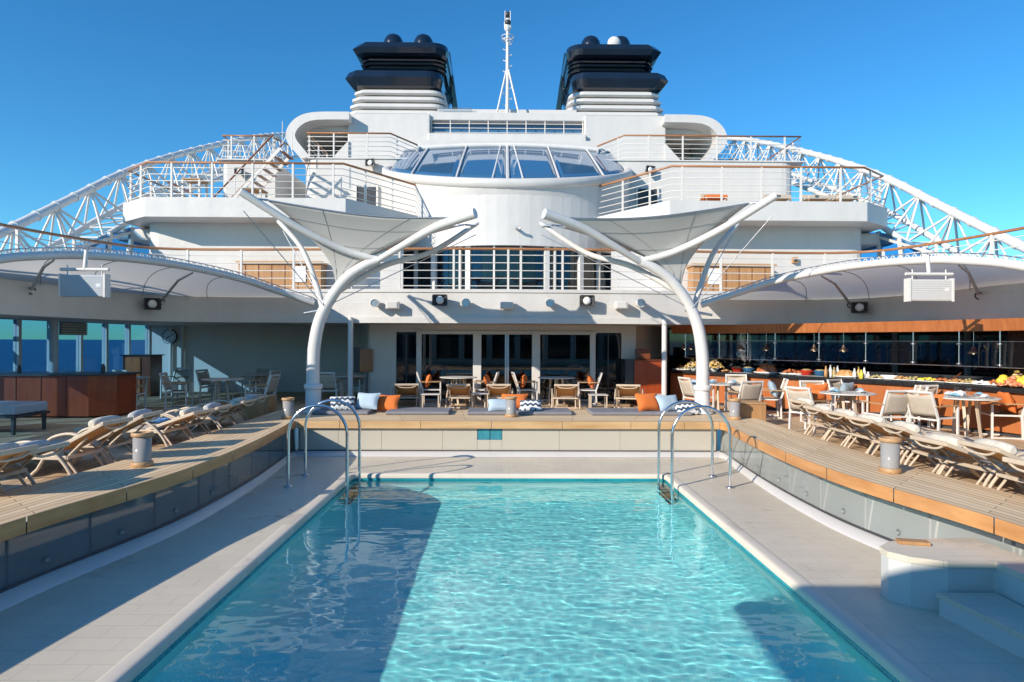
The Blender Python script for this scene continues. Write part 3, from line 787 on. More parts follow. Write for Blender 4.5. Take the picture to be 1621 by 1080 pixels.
# window band of the drum
mb = MB(); mb.prism(arc(DR-.22, -A, A)+[(3, 29), (-3, 29)], Z2, 4.88); mb.build('window_band', 'dark_glass', ss)
ww = [-58, -44, -33, -20, -16.5, -5.5, 5.5, 16.5, 20, 33, 44, 58]
for i, d in enumerate(ww):
    a = R(d); wd = .16 if d in (-33, -16.5, 16.5, 33) else .06
    x, y = DC.x+(DR-.16)*math.sin(a), DC.y-(DR-.16)*math.cos(a)
    MB().bar((x, y, Z2), (x, y, 4.87), wd, .14, (math.sin(a), -math.cos(a), 0)).build('mullion', 'frame_white', ss)
for d0, d1 in ((-56, -45), (-31, -26), (-15, -11), (12, 15), (22, 27), (46, 57)):
    mb = MB(); mb.prism(arc(DR-.19, R(d0), R(d1), 8)+arc(DR-.21, R(d1), R(d0), 8), Z2+.05, 4.84); mb.build('coloured_pane', 'glass_cyan', ss)
# filling walls beside the window band
for sg in (-1, 1):
    MB().box(min(sg*3.4, sg*5), max(sg*3.4, sg*5), 21.6, 21.75, Z2, 5.4).build('side_wall', 'plate_white', ss)
# tilted rim and skylight: a slice through a cone, low in front and high behind
def rimpt(th, r=4.9, k=0.0):
    x = r*math.sin(th); yf = -r*math.cos(th)
    s_ = (yf+r)/(2*r)                      # 0 front .. 1 back
    return Vector((x, DC.y+yf, 7.0+k+ (math.sin(th/2)**2)*3.3))
T = R(112)
def rimring(prof_, n=48):
    mb = MB(); rings = []
    for i in range(n+1):
        th = -T+2*T*i/n; rings.append([rimpt(th, r)+Vector((0, 0, z)) for r, z in prof_])
    mb.loft(rings, True); return mb
rimring([(4.80, .0), (4.86, -.05), (4.86, -.27), (4.78, -.31), (4.5, -.5), (4.5, -.02)]).build('drum_rim', 'plate_white', ss)
# curved upper part of the drum between wall and rim
mb = MB(); mb.grid(lambda u, v: (lambda a, b: a.lerp(b, v))(Vector((DC.x+DR*math.sin(-T+2*T*u), DC.y-DR*math.cos(-T+2*T*u), 6.5)), rimpt(-T+2*T*u, 4.76, -.32)), 40, 2); mb.build('drum_wall', 'plate_white', ss)
sky_ = thing('dome_skylight', 'large curved sloping skylight of blue glass on top of the white drum', 'skylight', (0, 25, 8))
Tg = R(70)
def topedge(u):   # straight back edge, slightly arched
    x = 4.6*math.sin(-Tg+2*Tg*u)*1.0; return Vector((x, 27.8, 9.90-.012*x*x))
cuts = [0, .17, .345, .4985, .5015, .655, .83, 1]
def gl(u, v):
    th = -Tg+2*Tg*u; a = rimpt(th, 4.6, -.02); b = topedge(u)
    p = a.lerp(b, v); p.z += .02*math.sin(v*math.pi); return p
for a, b in zip(cuts, cuts[1:]):
    if b-a < .03: continue
    mb = MB(); mb.grid(lambda u, v: gl(a+(b-a)*u, v), 8, 8); mb.build('glass_pane', 'skylight_glass', sky_, solid=.03)
for c_ in cuts[1:-1]:
    MB().tube([gl(c_, j/8)+Vector((0, -.03, .03)) for j in range(9)], .04, 8).build('glazing_bar', 'tube_white', sky_)
MB().tube([gl(.475, 1)+Vector((0, 0, .03)), gl(.455, 0)+Vector((0, 0, .03))], .035, 8).build('glazing_bar', 'tube_white', sky_)
MB().tube([gl(.525, 1)+Vector((0, 0, .03)), gl(.545, 0)+Vector((0, 0, .03))], .035, 8).build('glazing_bar', 'tube_white', sky_)
MB().tube([topedge(i/12)+Vector((0, 0, .05)) for i in range(13)], .12, 8).build('top_frame', 'tube_white', sky_)
# wall closing behind the skylight
MB().box(-3.6, 3.6, 28.0, 30, 7.5, 10.22).build('rear_wall', 'plate_white', ss)

# railings on the upper decks
z = Z3+.01
railing('white balcony railing with teak handrail on the left middle deck', [(-11.95, 26, z), (-11.95, 21.0, z), (-10.8, 20.0, z), (-4.95, 20.0, z), (-3.1, 22.75, z)], 1.05, 5, 1.25)
railing('white balcony railing with teak handrail on the right middle deck', [(11.95, 26, z), (11.95, 21.0, z), (10.8, 20.0, z), (4.95, 20.0, z), (3.1, 22.75, z)], 1.05, 5, 1.25)
railing('white railing with teak handrail on the left top deck', [(-7.85, 29, Z4), (-7.85, 26.1, Z4), (-4.6, 26.1, Z4), (-3.75, 27.6, Z4)], .98, 5, 1.3)
railing('short white railing with teak handrail at the left stair landing', [(-11.3, 27, Z4), (-11.3, 26.45, Z4), (-9.45, 26.45, Z4), (-9.1, 27.6, Z4)], .95, 4, 1.0)
railing('white railing with teak handrail on the right top deck', [(11.6, 29.5, Z4), (11.6, 26.1, Z4), (4.6, 26.1, Z4), (3.75, 27.6, Z4)], .98, 5, 1.3)
t = thing('bridge_railing', 'thin white railing in front of the dark window band between the funnels', 'railing', (0, 29.8, 10.95))
for k in range(4): MB().tube([(-3.45, 29.8, 11.1+k*.2), (3.45, 29.8, 11.1+k*.2)], .018, 6).build('rail', 'frame_white', t)
for i in range(9): MB().tube([(-3.4+i*.85, 29.8, 10.95), (-3.4+i*.85, 29.8, 11.72)], .022, 6).build('post', 'frame_white', t)
# stair between decks on the left
t = thing('outdoor_stair', 'white outdoor stair with brown handrails climbing to the left top deck', 'stairs', (-9.5, 25, Z3))
for sy in (24.3, 25.4):
    MB().bar((-10.7, sy, Z3+.1), (-8.3, sy, Z4-.15), .04, .12).build('stringer', 'frame_white', t)
    MB().tube([(-10.9, sy, Z3+.75), (-10.7, sy, Z3+.95), (-8.55, sy, Z4+.35)], .035, 8).build('handrail', 'wood_dark', t)
    for k in range(8):
        x = -10.6+k*.34; zz = Z3+.1+(x+10.7)*1.13; MB().tube([(x, sy, zz), (x, sy, zz+.82)], .014, 6).build('baluster', 'frame_white', t)
for k in range(12): MB().box(-10.62+k*.21, -10.46+k*.21, 24.32, 25.38, Z3+.2+k*.22, Z3+.23+k*.22).build('tread', 'wood_dark', t)
t = thing('outdoor_stair', 'brown handrailed stair rising on the far left balcony', 'stairs', (-10.6, 21.8, Z3))
for sy in (22.2, 23.1):
    MB().tube([(-11.3, sy, Z3+1.0), (-9.4, sy, Z3+.1)], .03, 8).build('handrail', 'wood_dark', t)
    MB().bar((-11.3, sy, Z3+.25), (-10.7, sy, Z3+.02), .05, .2).build('stringer', 'frame_white', t)
for k in range(4): MB().box(-11.3+k*.2, -11.1+k*.2, 22.2, 23.1, Z3+.22-k*.05, Z3+.25-k*.05).build('tread', 'wood_dark', t)
# oblique windscreens beside the lower house
for sg, lb in ((-1, 'blue tinted sloping glass screen under the lattice arch on the left'), (1, 'blue tinted sloping glass screen under the lattice arch on the right')):
    t = thing('deck_windscreen', lb, 'windscreen', (sg*12.2, 20, Z2))
    ys_ = [16.6, 17.8, 19.0, 20.2, 21.4, 22.8]; hs = [.6, 1.0, 1.45, 1.9, 2.3, 2.5]
    for i in range(5):
        a, b, ha, hb = ys_[i], ys_[i+1], hs[i], hs[i+1]
        mb = MB(); mb.loft([[(sg*12.2+dx, a, Z2), (sg*12.2+dx, b-.1, Z2), (sg*12.2+dx, b+.25, Z2+hb), (sg*12.2+dx, a+.35, Z2+ha)] for dx in (-.01, .01)]); mb.build('pane', 'glass_cyan', t)
        MB().bar((sg*12.2, b-.05, Z2), (sg*12.2, b+.30, Z2+hb), .09, .16).build('mullion', 'frame_white', t)
    MB().bar((sg*12.2, ys_[0]+.3, Z2+hs[0]), (sg*12.2, 23, Z2+2.55), .08, .08).build('top_rail', 'frame_white', t)
    MB().box(min(sg*11.3, sg*12.7), max(sg*11.3, sg*12.7), 21.6, 24, 4.95, 5.35).build('soffit_box', 'plate_white', t, bevel=.1)

# ---- lattice arches
def truss(sg, label):
    t = thing('lattice_arch', label, 'lattice arch', (sg*13, 24, 6), 0, None)
    up_px = [(-160, 440), (-60, 397), (20, 360), (110, 316), (205, 270), (300, 240), (400, 218), (455, 213)]
    U = [PX(px, py, -13.0) for px, py in up_px]
    U = crom(U, 6); U, L = resample(U, 30)
    D = []
    for i, p in enumerate(U):
        tn = (U[min(i+1, 30)]-U[max(i-1, 0)]).normalized(); nn = Vector((0, tn.z, -tn.y)); 
        if nn.z > 0: nn = -nn
        D.append(p+nn*1.25)
    if sg > 0: U, D = mir(U), mir(D)
    A_ = [p+Vector((-.55, 0, 0)) for p in D]; B_ = [p+Vector((.55, 0, 0)) for p in D]
    MB().tube(U, .125, 10).build('chord', 'truss_white', t)
    MB().tube(A_, .10, 10).build('chord', 'truss_white', t); MB().tube(B_, .10, 10).build('chord', 'truss_white', t)
    for i in range(0, 30):
        mb = MB()
        for Q in (A_, B_):
            if i % 2 == 0: mb.tube([U[i], Q[i]], .035, 6); mb.tube([U[i], Q[i+1]], .035, 6)
            else: mb.tube([U[i+1], Q[i]], .035, 6)
        mb.tube([A_[i], B_[i]], .03, 6); mb.tube([A_[i], B_[i+1]], .028, 6)
        mb.tube([U[i]*.97+U[i+1]*.03, U[i]*.9+U[i+1]*.1], .15, 10)
        mb.build('lattice', 'truss_white', t)
truss(-1, 'white tubular lattice arch sweeping down on the left side of the ship')
truss(1, 'white tubular lattice arch sweeping down on the right side of the ship')

# ---- funnels
def fpoly(sg, xl, xr, y0, y1, r=.55, tip=0):
    """plan outline: outboard end xl (pointed by tip), inboard end xr rounded in front"""
    P_ = [(xl, y0+.35), (xl+.45, y0)]
    P_ += [(xr-r+r*math.sin(a), y0+r-r*math.cos(a)) for a in [R(15*i) for i in range(7)]]
    P_ += [(xr, y1-.6), (xr-.5, y1), (xl+.5, y1), (xl, y1-.4)]
    return [(-sg*x, y) for x, y in P_]      # xl,xr negative for the left funnel
def funnel(sg, label):
    t = thing('funnel', label, 'funnel', (sg*5.5, 35, 12.3))
    def lay(L_, nm, mat, **k):
        mb = MB(); mb.loft([[(x, y, z_) for x, y in fpoly(sg, xl, xr, y0, y1, r)] for z_, xl, xr, y0, y1, r in L_]); mb.build(nm, mat, t, **k)
    Y0, Y1 = 33.0, 38.0
    for k in range(4):                     # white louvre rings
        z0 = 12.95+k*.34; o_ = .11*k
        lay([(z0, -7.85+o_, -3.0-o_*.5, Y0+.05, Y1, .7), (z0+.06, -7.98+o_, -2.93-o_*.5, Y0-.05, Y1, .75), (z0+.2, -7.95+o_, -2.95-o_*.5, Y0-.03, Y1, .75), (z0+.27, -7.8+o_, -3.05-o_*.5, Y0+.1, Y1, .7)], 'louvre_ring', 'hull_white')
    lay([(12.0, -7.5, -3.2, Y0+.3, Y1, .6), (14.3, -7.2, -3.4, Y0+.3, Y1, .6)], 'casing', 'hull_white')
    lay([(14.28, -7.55, -3.5, Y0+.15, Y1+.4, .6), (14.38, -7.75, -3.3, Y0-.05, Y1+.5, .7), (14.78, -8.08, -3.2, Y0-.2, Y1+.6, .75), (15.1, -7.9, -3.25, Y0-.15, Y1+.6, .75), (15.16, -7.75, -3.35, Y0, Y1+.5, .7)], 'lower_band', 'navy')
    lay([(15.15, -7.2, -3.25, Y0+.5, Y1+.5, .6), (15.95, -7.3, -3.15, Y0+.4, Y1+.6, .6)], 'neck', 'black_paint')
    for z_ in (15.3, 15.55, 15.75): lay([(z_, -7.35, -3.1, Y0+.25, Y1+.5, .7), (z_+.06, -7.4, -3.08, Y0+.2, Y1+.5, .7)], 'slat', 'navy')
    lay([(15.92, -7.35, -3.1, Y0+.1, Y1+.6, .7), (16.0, -7.55, -3.0, Y0-.1, Y1+.7, .75), (16.25, -7.72, -2.95, Y0-.2, Y1+.8, .8), (16.52, -7.45, -3.0, Y0-.1, Y1+.7, .75)], 'upper_band', 'navy')
    for x in (5.82, 4.22):
        MB().lathe([(.5, 16.5), (.54, 17.55), (.50, 17.75), (.38, 17.95), (.2, 18.06), (.05, 18.09)], (sg*(x+.25), 35.5, 0), 20).build('exhaust_cap', 'navy', t)
    # slanting inboard fin with lattice
    mb = MB()
    a0, a1 = Vector((sg*3.25, 36.2, 17.4)), Vector((sg*2.55, 36.8, 12.4)); b0, b1 = Vector((sg*3.35, 35.0, 16.3)), Vector((sg*2.95, 35.2, 12.4))
    mb.bar(a0, a1, .3, .5); mb.build('fin', 'navy', t)
    mb = MB(); mb.bar(b0, b1, .10, .14)
    for k in range(9):
        u = k/9; mb.bar(a0.lerp(a1, u), b0.lerp(b1, u+.1), .06, .06)
    mb.build('fin_lattice', 'navy', t)
funnel(-1, 'left funnel with navy blue bands and white louvres')
funnel(1, 'right funnel with navy blue bands and white louvres')
t = thing('satellite_dish', 'small round white radar dome on top of the right funnel', 'radar dome', (5.25, 34, 16.5))
MB().lathe([(.12, 16.5), (.1, 16.75)], (5.3, 33.6, 0), 12).build('stand', 'tube_white', t)
MB().sphere((5.4, 33.5, 16.72+.12), .34, 16, (1, .6, 1)).build('dish', 'tube_white', t)

# ---- mast
t = thing('radio_mast', 'slender white mast with climbing pegs and a lamp cluster between the two funnels', 'mast', (0, 30.2, 12.0))
MB().tube([(0, 30.2, 12.0), (0, 30.2, 14.5), (0, 30.2, 15.9)], [.085, .08, .07], 10).build('pole', 'tube_white', t)
for dx, dy in ((-.48, -.25), (.52, -.25), (0, .7)): MB().tube([(dx, 30.2+dy, 12.0), (0, 30.2, 14.3)], .045, 8).build('brace', 'tube_white', t)
for k in range(13):
    s_ = 1 if k % 2 else -1; z_ = 12.5+k*.25
    MB().tube([(s_*.06, 30.2, z_), (s_*.16, 30.2, z_), (s_*.2, 30.2, z_+.05)], .022, 6).build('peg', 'tube_white', t)
MB().tube([(.28*math.cos(a), 30.2+.28*math.sin(a), 15.6) for a in [R(20*i) for i in range(19)]], .018, 6).build('ring', 'tube_white', t)
MB().tube([(.24*math.cos(a), 30.2+.24*math.sin(a), 15.45) for a in [R(20*i) for i in range(19)]], .018, 6).build('ring', 'tube_white', t)
for a in (0, 90, 180, 270): MB().tube([(.28*math.cos(R(a)), 30.2+.28*math.sin(R(a)), 15.6), (.06*math.cos(R(a)), 30.2+.06*math.sin(R(a)), 15.38)], .015, 6).build('ring_stay', 'tube_white', t)
MB().lathe([(.1, 15.85), (.16, 15.95), (.17, 16.25), (.13, 16.27), (.13, 16.4)], (0, 30.2, 0), 14).build('lamp_housing', 'tube_white', t)
for z_ in (16.1, 16.5): MB().lathe([(.10, z_), (.14, z_+.04), (.14, z_+.16), (.10, z_+.2)], (0, 30.1 if z_ < 16.3 else 30.2, 0), 12).build('lamp', 'dark_grey', t)
for a in range(4): MB().tube([(.17*math.cos(R(45+90*a)), 30.2+.17*math.sin(R(45+90*a)), 15.95), (.17*math.cos(R(45+90*a)), 30.2+.17*math.sin(R(45+90*a)), 16.72)], .018, 6).build('guard', 'tube_white', t)

# ================================================================ SIDE CANOPIES
tube_px = [(497, 480, 16.6), (440, 461, 16.2), (380, 441, 15.4), (300, 423, 14.4), (220, 411, 13.3), (130, 404, 12.2), (60, 405, 11.4), (0, 410, 10.8), (-120, 432, 9.8), (-260, 480, 9.0)]
def canopy(sg, label, cat='canopy'):
    t = thing('side_canopy', label, cat, (sg*8, 14, 3))
    T_ = crom([PY(*p) for p in tube_px], 5); T_, _ = resample(T_, 60)
    inner = [p+Vector((0, 0, 2.88)) for p in mir(pathR)]
    # the stretch of the deck edge the canopy leans on
    k0 = min(range(len(inner)), key=lambda i: abs(inner[i].x+5.0)); k1 = min(range(len(inner)), key=lambda i: (inner[i]-Vector((-10.75, 9.6, 2.88))).length)
    inner, _ = resample(inner[k0:k1+1], 60)
    if sg > 0: T_, inner = mir(T_), mir(inner)
    MB().tube(T_, .078, 12).build('rim_tube', 'tube_white', t)
    mb = MB()
    def fn(u, v):
        p = at(T_, u).lerp(at(inner, u), v); p.z += .16*math.sin(v*math.pi)*math.sin(min(1, u*3)*math.pi/2) + .01; return p
    mb.grid(fn, 60, 8, True); mb.build('membrane', 'canopy_cloth', t)
    mb = MB()
    T3, _ = resample(T_, 180)
    mb.tube([p+Vector((0, 0, .065 if i % 3 else .135)) for i, p in enumerate(T3)], .012, 6, False); mb.build('lacing', 'tube_white', t)
    MB().tube([p+Vector((0, 0, .13)) for p in T_], .012, 6).build('lacing_rope', 'dull_steel', t)
    for i in (14, 22, 30, 38, 46):                       # seams on the underside
        mb = MB(); mb.tube([fn(i/60+.02*math.sin(j/8*3), j/8)-Vector((0, 0, .028)) for j in range(9)], .008, 6); mb.build('seam', 'mid_grey', t)
    for u in (.33, .66):
        mb = MB(); mb.tube([fn(u, .05)-Vector((0, 0, .10)), fn(u, .45)-Vector((0, 0, .14)), fn(u, .97)-Vector((0, 0, .16))], [.018, .03, .035], 8); mb.build('bracket', 'tech_grey', t)
        q = fn(u, .97)-Vector((0, 0, .2)); MB().tube([q+Vector((.07*math.cos(a), 0, .07*math.sin(a))) for a in [R(30*i) for i in range(10)]], .016, 6).build('hook', 'dark_grey', t)
    return fn
canopy(-1, 'white arched canopy with tubular edge over the left side of the pool deck')
canopy(1, 'white arched canopy with tubular edge over the buffet on the right')
# hanging speaker panels
def hpanel(sg, label):
    c = PY(134, 452, 11.7); x = abs(c.x); y = c.y; z = c.z
    t = thing('hanging_panel', label, 'panel', (sg*x, y, z), 0, 'panels hanging from the side canopies')
    mat = 'tech_grey' if sg < 0 else 'hull_white'  # left panel coloured grey for its shade, right one white as sunlit
    MB().box(sg*x-.38, sg*x+.38, y-.07, y+.07, z-.2, z+.18).build('panel_body', mat, t, bevel=.012)
    for d in (-.385, .385): MB().box(sg*x+d-.015, sg*x+d+.015, y-.085, y+.085, z-.21, z+.2).build('side_bracket', 'frame_white', t)
    MB().tube([(sg*x-.42, y, z+.28), (sg*x+.42, y, z+.28)], .03, 8).build('support_tube', 'frame_white', t)
    for d in (-.3, .3): MB().tube([(sg*x+d, y, z+.17), (sg*x+d, y, z+.36)], .012, 6).build('hanger', 'frame_white', t)
    MB().tube([(sg*x, y, z+.27), (sg*x, y+.05, z+.62)], .035, 8).build('stem', 'frame_white', t)
    MB().box(sg*x+.24, sg*x+.32, y-.075, y-.069, z-.03, z+.03).build('plate', 'ceramic', t)
    for k in range(9): MB().box(sg*x-.355, sg*x+.355, y-.076, y-.0705, z-.17+k*.038, z-.162+k*.038).build('grille_bar', mat, t)
hpanel(-1, 'flat panel with its shade painted in grey, hanging under the left canopy')
hpanel(1, 'flat white sunlit panel hanging under the right canopy')

# ================================================================ SAIL UMBRELLAS ON CURVED MASTS
def umbrella(sg, label):
    t = thing('sail_umbrella', label, 'shade sail', (sg*4.25, 14.42, .185), 0, 'white sail umbrellas either side of the lounge doors')
    K = .89
    def S(v):
        v = Vector((0, 0, CAMZ))+(Vector(v)-Vector((0, 0, CAMZ)))*K
        return Vector((-v[0], v[1], v[2])) if sg > 0 else v
    hub = Vector((-3.12, 15.9, 3.68))
    col = crom([(-4.75, 16.2, .0), (-4.76, 16.2, .8), (-4.74, 16.2, 1.5), (-4.60, 16.15, 2.2), (-4.32, 16.1, 2.75), (-3.9, 16.0, 3.25), (-3.45, 15.93, 3.55), hub], 5)
    rr = [.165-.055*(i/(len(col)-1))**1.2 for i in range(len(col))]
    MB().tube([S(p) for p in col], [K*q for q in rr], 16).build('mast', 'tube_white', t)
    MB().lathe([(.185, .5), (.195, .52), (.195, .60), (.15, .62)], S((-4.75, 16.2, 0)), 18).build('collar', 'tube_white', t)
    MB().lathe([(.24, .0), (.24, .03), (.165, .06), (.165, .49)], S((-4.75, 16.2, 0)), 18).build('foot', 'tube_white', t)
    tips = {'FL': Vector((-5.95, 14.9, 4.93)), 'FR': Vector((-.82, 14.9, 4.55)), 'RR': Vector((-.85, 17.0, 4.69)), 'RL': Vector((-5.95, 17.2, 4.82))}
    low = Vector((-4.15, 16.1, 3.0))
    arms = {'FL': [hub, (-3.9, 15.75, 3.88), (-4.9, 15.35, 4.36), tips['FL']+Vector((-.04, -.05, .12))],
            'FR': [hub-Vector((.1, 0, .06)), (-2.55, 15.6, 3.95), (-1.7, 15.25, 4.35), tips['FR']+Vector((.05, -.04, .06))],
            'RR': [(-4.15, 16.15, 2.95), (-3.05, 16.35, 3.6), (-1.95, 16.7, 3.98), tips['RR']+Vector((.05, .05, .1))],
            'RL': [(-4.5, 16.3, 2.3), (-4.8, 16.6, 3.12), (-5.25, 16.9, 4.06), tips['RL']]}
    for k, a in arms.items():
        pts = crom(a, 7); n = len(pts); big = k[0] == 'F'
        r_ = [(.10+.035*math.sin(min(1, i/(n-1)*1.25)*math.pi)) if big else .085-.02*i/(n-1) for i in range(n)]
        if k == 'FR' : r_ = [.075+.055*(i/(n-1)) for i in range(n)]
        if k == 'FL' : r_ = [.085+.012*(i/(n-1)) for i in range(n)]
        MB().tube([S(p) for p in pts], [K*.92*q for q in r_], 14).build('arm', 'tube_white', t)
    MB().tube([S(hub+Vector((-.09, .02, .12))), S(hub+Vector((-.09, .02, -.12)))], .06, 10).build('hinge', 'dull_steel', t)
    # membrane: four corners held by the arms, drawn down to the mast
    cor = [tips['FL']+Vector((.45, .25, -.0)), tips['FR']+Vector((-.22, .2, .02)), tips['RR']+Vector((-.25, -.2, 0)), tips['RL']+Vector((.25, -.2, 0))]
    cen = sum(cor, Vector())/4
    def edge(u):
        q = u*4; i = int(q) % 4; f_ = q-int(q); a, b = cor[i], cor[(i+1) % 4]
        p = a.lerp(b, f_); s_ = 4*f_*(1-f_)
        p = p+(Vector((cen.x, cen.y, p.z))-p)*.13*s_; p.z -= .13*s_; return p
    def fn(u, v):
        e = edge(u*.99999); r_ = 1-v
        p = Vector((low.x+(e.x-low.x)*r_, low.y+(e.y-low.y)*r_, 0))
        p.z = low.z+(e.z-low.z)*(r_**.52); return S(p)
    mb = MB(); mb.grid(fn, 64, 14, True); mb.build('sail', 'sail_cloth', t, solid=.012)
    MB().tube([S(edge(i/64*.99999)) for i in range(65)], .016, 6).build('edge_rope', 'dull_steel', t)
    for fq in (.30, .62):
        MB().tube([fn(i/48, fq)+Vector((0, 0, -.012)) for i in range(49)], .007, 5).build('seam', 'mid_grey', t)
    for i in range(8):
        MB().tube([fn((i+.5)/8, j/10)+Vector((0, 0, -.010)) for j in range(11)], .006, 5).build('seam', 'mid_grey', t)
    for k, cidx in (('FL', 0), ('FR', 1), ('RR', 2), ('RL', 3)):
        MB().tube([S(cor[cidx]), S(tips[k])], .022, 6).build('shackle', 'dull_steel', t)
    c1 = S((-4.42, 16.0, 2.55))
    for a, b in ((S(tips['FL']-Vector((0, 0, .3))), c1), (S((-.85, 16.9, 4.45)), c1), (S((-5.8, 17.1, 4.55)), c1)):
        MB().tube([a, b], .010, 5).build('stay_cable', 'dull_steel', t)
    MB().tube([S((-4.95, 16.1, 2.40)), S((-4.3, 16.1, 2.52))], .03, 8).build('cable_clamp', 'dull_steel', t)
umbrella(-1, 'white sail umbrella on a curved tapering mast left of the lounge doors')
umbrella(1, 'white sail umbrella on a curved tapering mast right of the lounge doors, before the buffet')

# ================================================================ FIXTURES ON THE FASCIA
def speaker_proto(label, loc):
    t = thing('horn_speaker', label, 'loudspeaker')
    def sq(w_, h_, y): return [(x, y, z_) for x, z_ in rrect(-w_, w_, -h_, h_, .04, 3)]
    MB().loft([sq(.10, .08, -.02), sq(.12, .10, -.1), sq(.20, .15, -.26), sq(.20, .15, -.28), sq(.175, .125, -.275), sq(.10, .09, -.2)]).build('horn', 'dark_grey', t)
    MB().loft([[(r_*math.cos(a), y, r_*math.sin(a)) for a in [R(20*i) for i in range(18)]] for r_, y in ((.09, -.19), (.105, -.262), (.06, -.285), (.02, -.29))], True).build('cone', 'ceramic', t)
    MB().bar((0, -.18, 0), (0, .0, -.0), .08, .05).build('bracket', 'frame_white', t)
    return Proto(t)
sp = speaker_proto('', 0)
G_ = 'horn loudspeakers mounted on the white deck walls'
def fpt(x, z=0, d=0):
    for a, b in zip(full, full[1:]):
        if min(a.x, b.x) <= x <= max(a.x, b.x): return Vector((x, a.y+(b.y-a.y)*(x-a.x)/(b.x-a.x+1e-9)-d, z))
for px, py, lb in ((699, 476, 'black and white horn loudspeaker on the white fascia left of centre above the doors'), (928, 477, 'horn loudspeaker on the white fascia right of centre above the doors')):
    X_ = (px-799)/59.6-.1; sp.put(fpt(X_, PY(px, py, 17.5).z, .0), 0, lb, G_)
q = PY(238, 482, 16.95); sp.put(q, R(38), 'dark horn loudspeaker on the shaded wall under the left canopy', G_)
sp.put((-q.x, q.y, q.z), R(-38), 'dark horn loudspeaker on the wall under the right canopy', G_)
sp.put((-5.25, 26.02, PY(585, 260, 26).z), R(-18), 'horn loudspeaker on the white wall below the left top deck railing', G_)
sp.put((5.5, 26.02, PY(1030, 271, 26).z), R(18), 'horn loudspeaker on the white wall below the right top deck railing', G_)
sp.put((-10.5, 26.38, PY(362, 274, 26.4).z), 0, 'small horn loudspeaker on the white wall at the far left balcony', G_)
def spot_proto():
    t = thing('round_spotlight', '', 'spotlight')
    MB().loft([[(r_*math.cos(a), y, r_*math.sin(a)) for a in [R(20*i) for i in range(18)]] for r_, y in ((.06, -.05), (.10, -.12), (.115, -.36), (.10, -.37), (.095, -.34))], True).build('housing', 'frame_white', t)
    MB().loft([[(r_*math.cos(a), y, r_*math.sin(a)) for a in [R(20*i) for i in range(18)]] for r_, y in ((.093, -.33), (.093, -.345))]).build('lens', 'dull_steel', t)
    MB().bar((0, -.2, 0), (0, 0, 0), .05, .06).build('arm', 'frame_white', t)
    return Proto(t)
spt = spot_proto()
for px, lb in ((598, 'round white spotlight at the left end of the white fascia above the columns'), (740, 'round white spotlight left of the centre box on the fascia'), (870, 'round white spotlight right of the centre box on the fascia'), (1012, 'round white spotlight at the right end of the white fascia')):
    X_ = (px-799)/59.6-.1; spt.put(fpt(X_, PY(px, 481, 17.6).z), 0, lb, 'round spotlights along the fascia')
def wbox_proto():
    t = thing('junction_box', '', 'box')
    MB().box(-.17, .17, -.3, -.06, -.1, .1).build('case', 'frame_white', t, bevel=.015)
    MB().box(-.13, .13, -.32, -.3, -.08, .08).build('lid', 'hull_white', t, bevel=.008)
    MB().bar((0, -.1, 0), (0, 0, 0), .08, .08).build('arm', 'frame_white', t); return Proto(t)
wb = wbox_proto()
for px, lb in ((625, 'white square box on the left part of the white fascia'), (803, 'white square box at the centre of the white fascia'), (982, 'white square box on the right part of the white fascia')):
    X_ = (px-799)/59.6-.1; wb.put(fpt(X_, PY(px, 484, 17.6).z), 0, lb, 'white boxes along the fascia')
# small details on walls
t = thing('wall_lamp', 'small brown wall lamp on the white house wall at the right', 'lamp', PY(1257, 412, 20.94))
c = PY(1257, 412, 20.94); MB().box(c.x-.08, c.x+.08, c.y-.12, c.y, c.z-.1, c.z+.08).build('case', 'teak_cube', t, bevel=.01); MB().box(c.x-.05, c.x+.05, c.y-.13, c.y-.12, c.z-.06, c.z+.03).build('window', 'dark_grey', t)
o = MB().tube([(0, 0, 0), (0, -.2, -.03), (.12, -.25, -.03)], .05, 8).build('deck_floodlight', 'dull_steel'); o.location = PY(818, 362, 21.5)
tag(o, 'small grey floodlight on the white drum above the middle windows', 'floodlight')
# wall openings (dark doorways) at the balconies
for sg, lb in ((-1, 'dark open doorway beside the drum on the left balcony'), (1, 'dark open doorway beside the drum on the right balcony')):
    t = thing('doorway', lb, 'door', (sg*5.4, 26, Z3))
    MB().box(sg*5.5-.38, sg*5.5+.38, 25.98, 26.03, Z3+.1, Z3+1.75).build('opening', 'dark_grey', t, bevel=.02)
    MB().box(sg*5.5-.45, sg*5.5-.38, 25.95, 26.04, Z3+.05, Z3+1.8).build('frame', 'frame_white', t)
    MB().box(sg*5.5+.38, sg*5.5+.45, 25.95, 26.04, Z3+.05, Z3+1.8).build('frame', 'frame_white', t)
# teak lockers on the promenade
for sg, lb in ((-1, 'teak panelled locker with a white notice on the promenade at the left'), (1, 'teak panelled locker with a white notice on the promenade at the right')):
    t = thing('teak_locker', lb, 'locker', (sg*7, 20.5, Z2))
    a, b = sg*5.7, sg*8.2; a, b = min(a, b), max(a, b)
    MB().box(a, b, 20.3, 20.9, Z2, Z2+.98).build('body', 'teak_cube', t)
    MB().box(a-.05, b+.05, 20.22, 20.93, Z2+.98, Z2+1.05).build('top', 'teak_light', t)
    MB().box(sg*6.35-.2, sg*6.35+.2, 20.27, 20.3, Z2+.42, Z2+.9).build('notice', 'ceramic', t)
    for k in range(6): MB().box(a+.2+k*.4, a+.215+k*.4, 20.288, 20.3, Z2+.05, Z2+.95).build('joint', 'wood_dark', t)
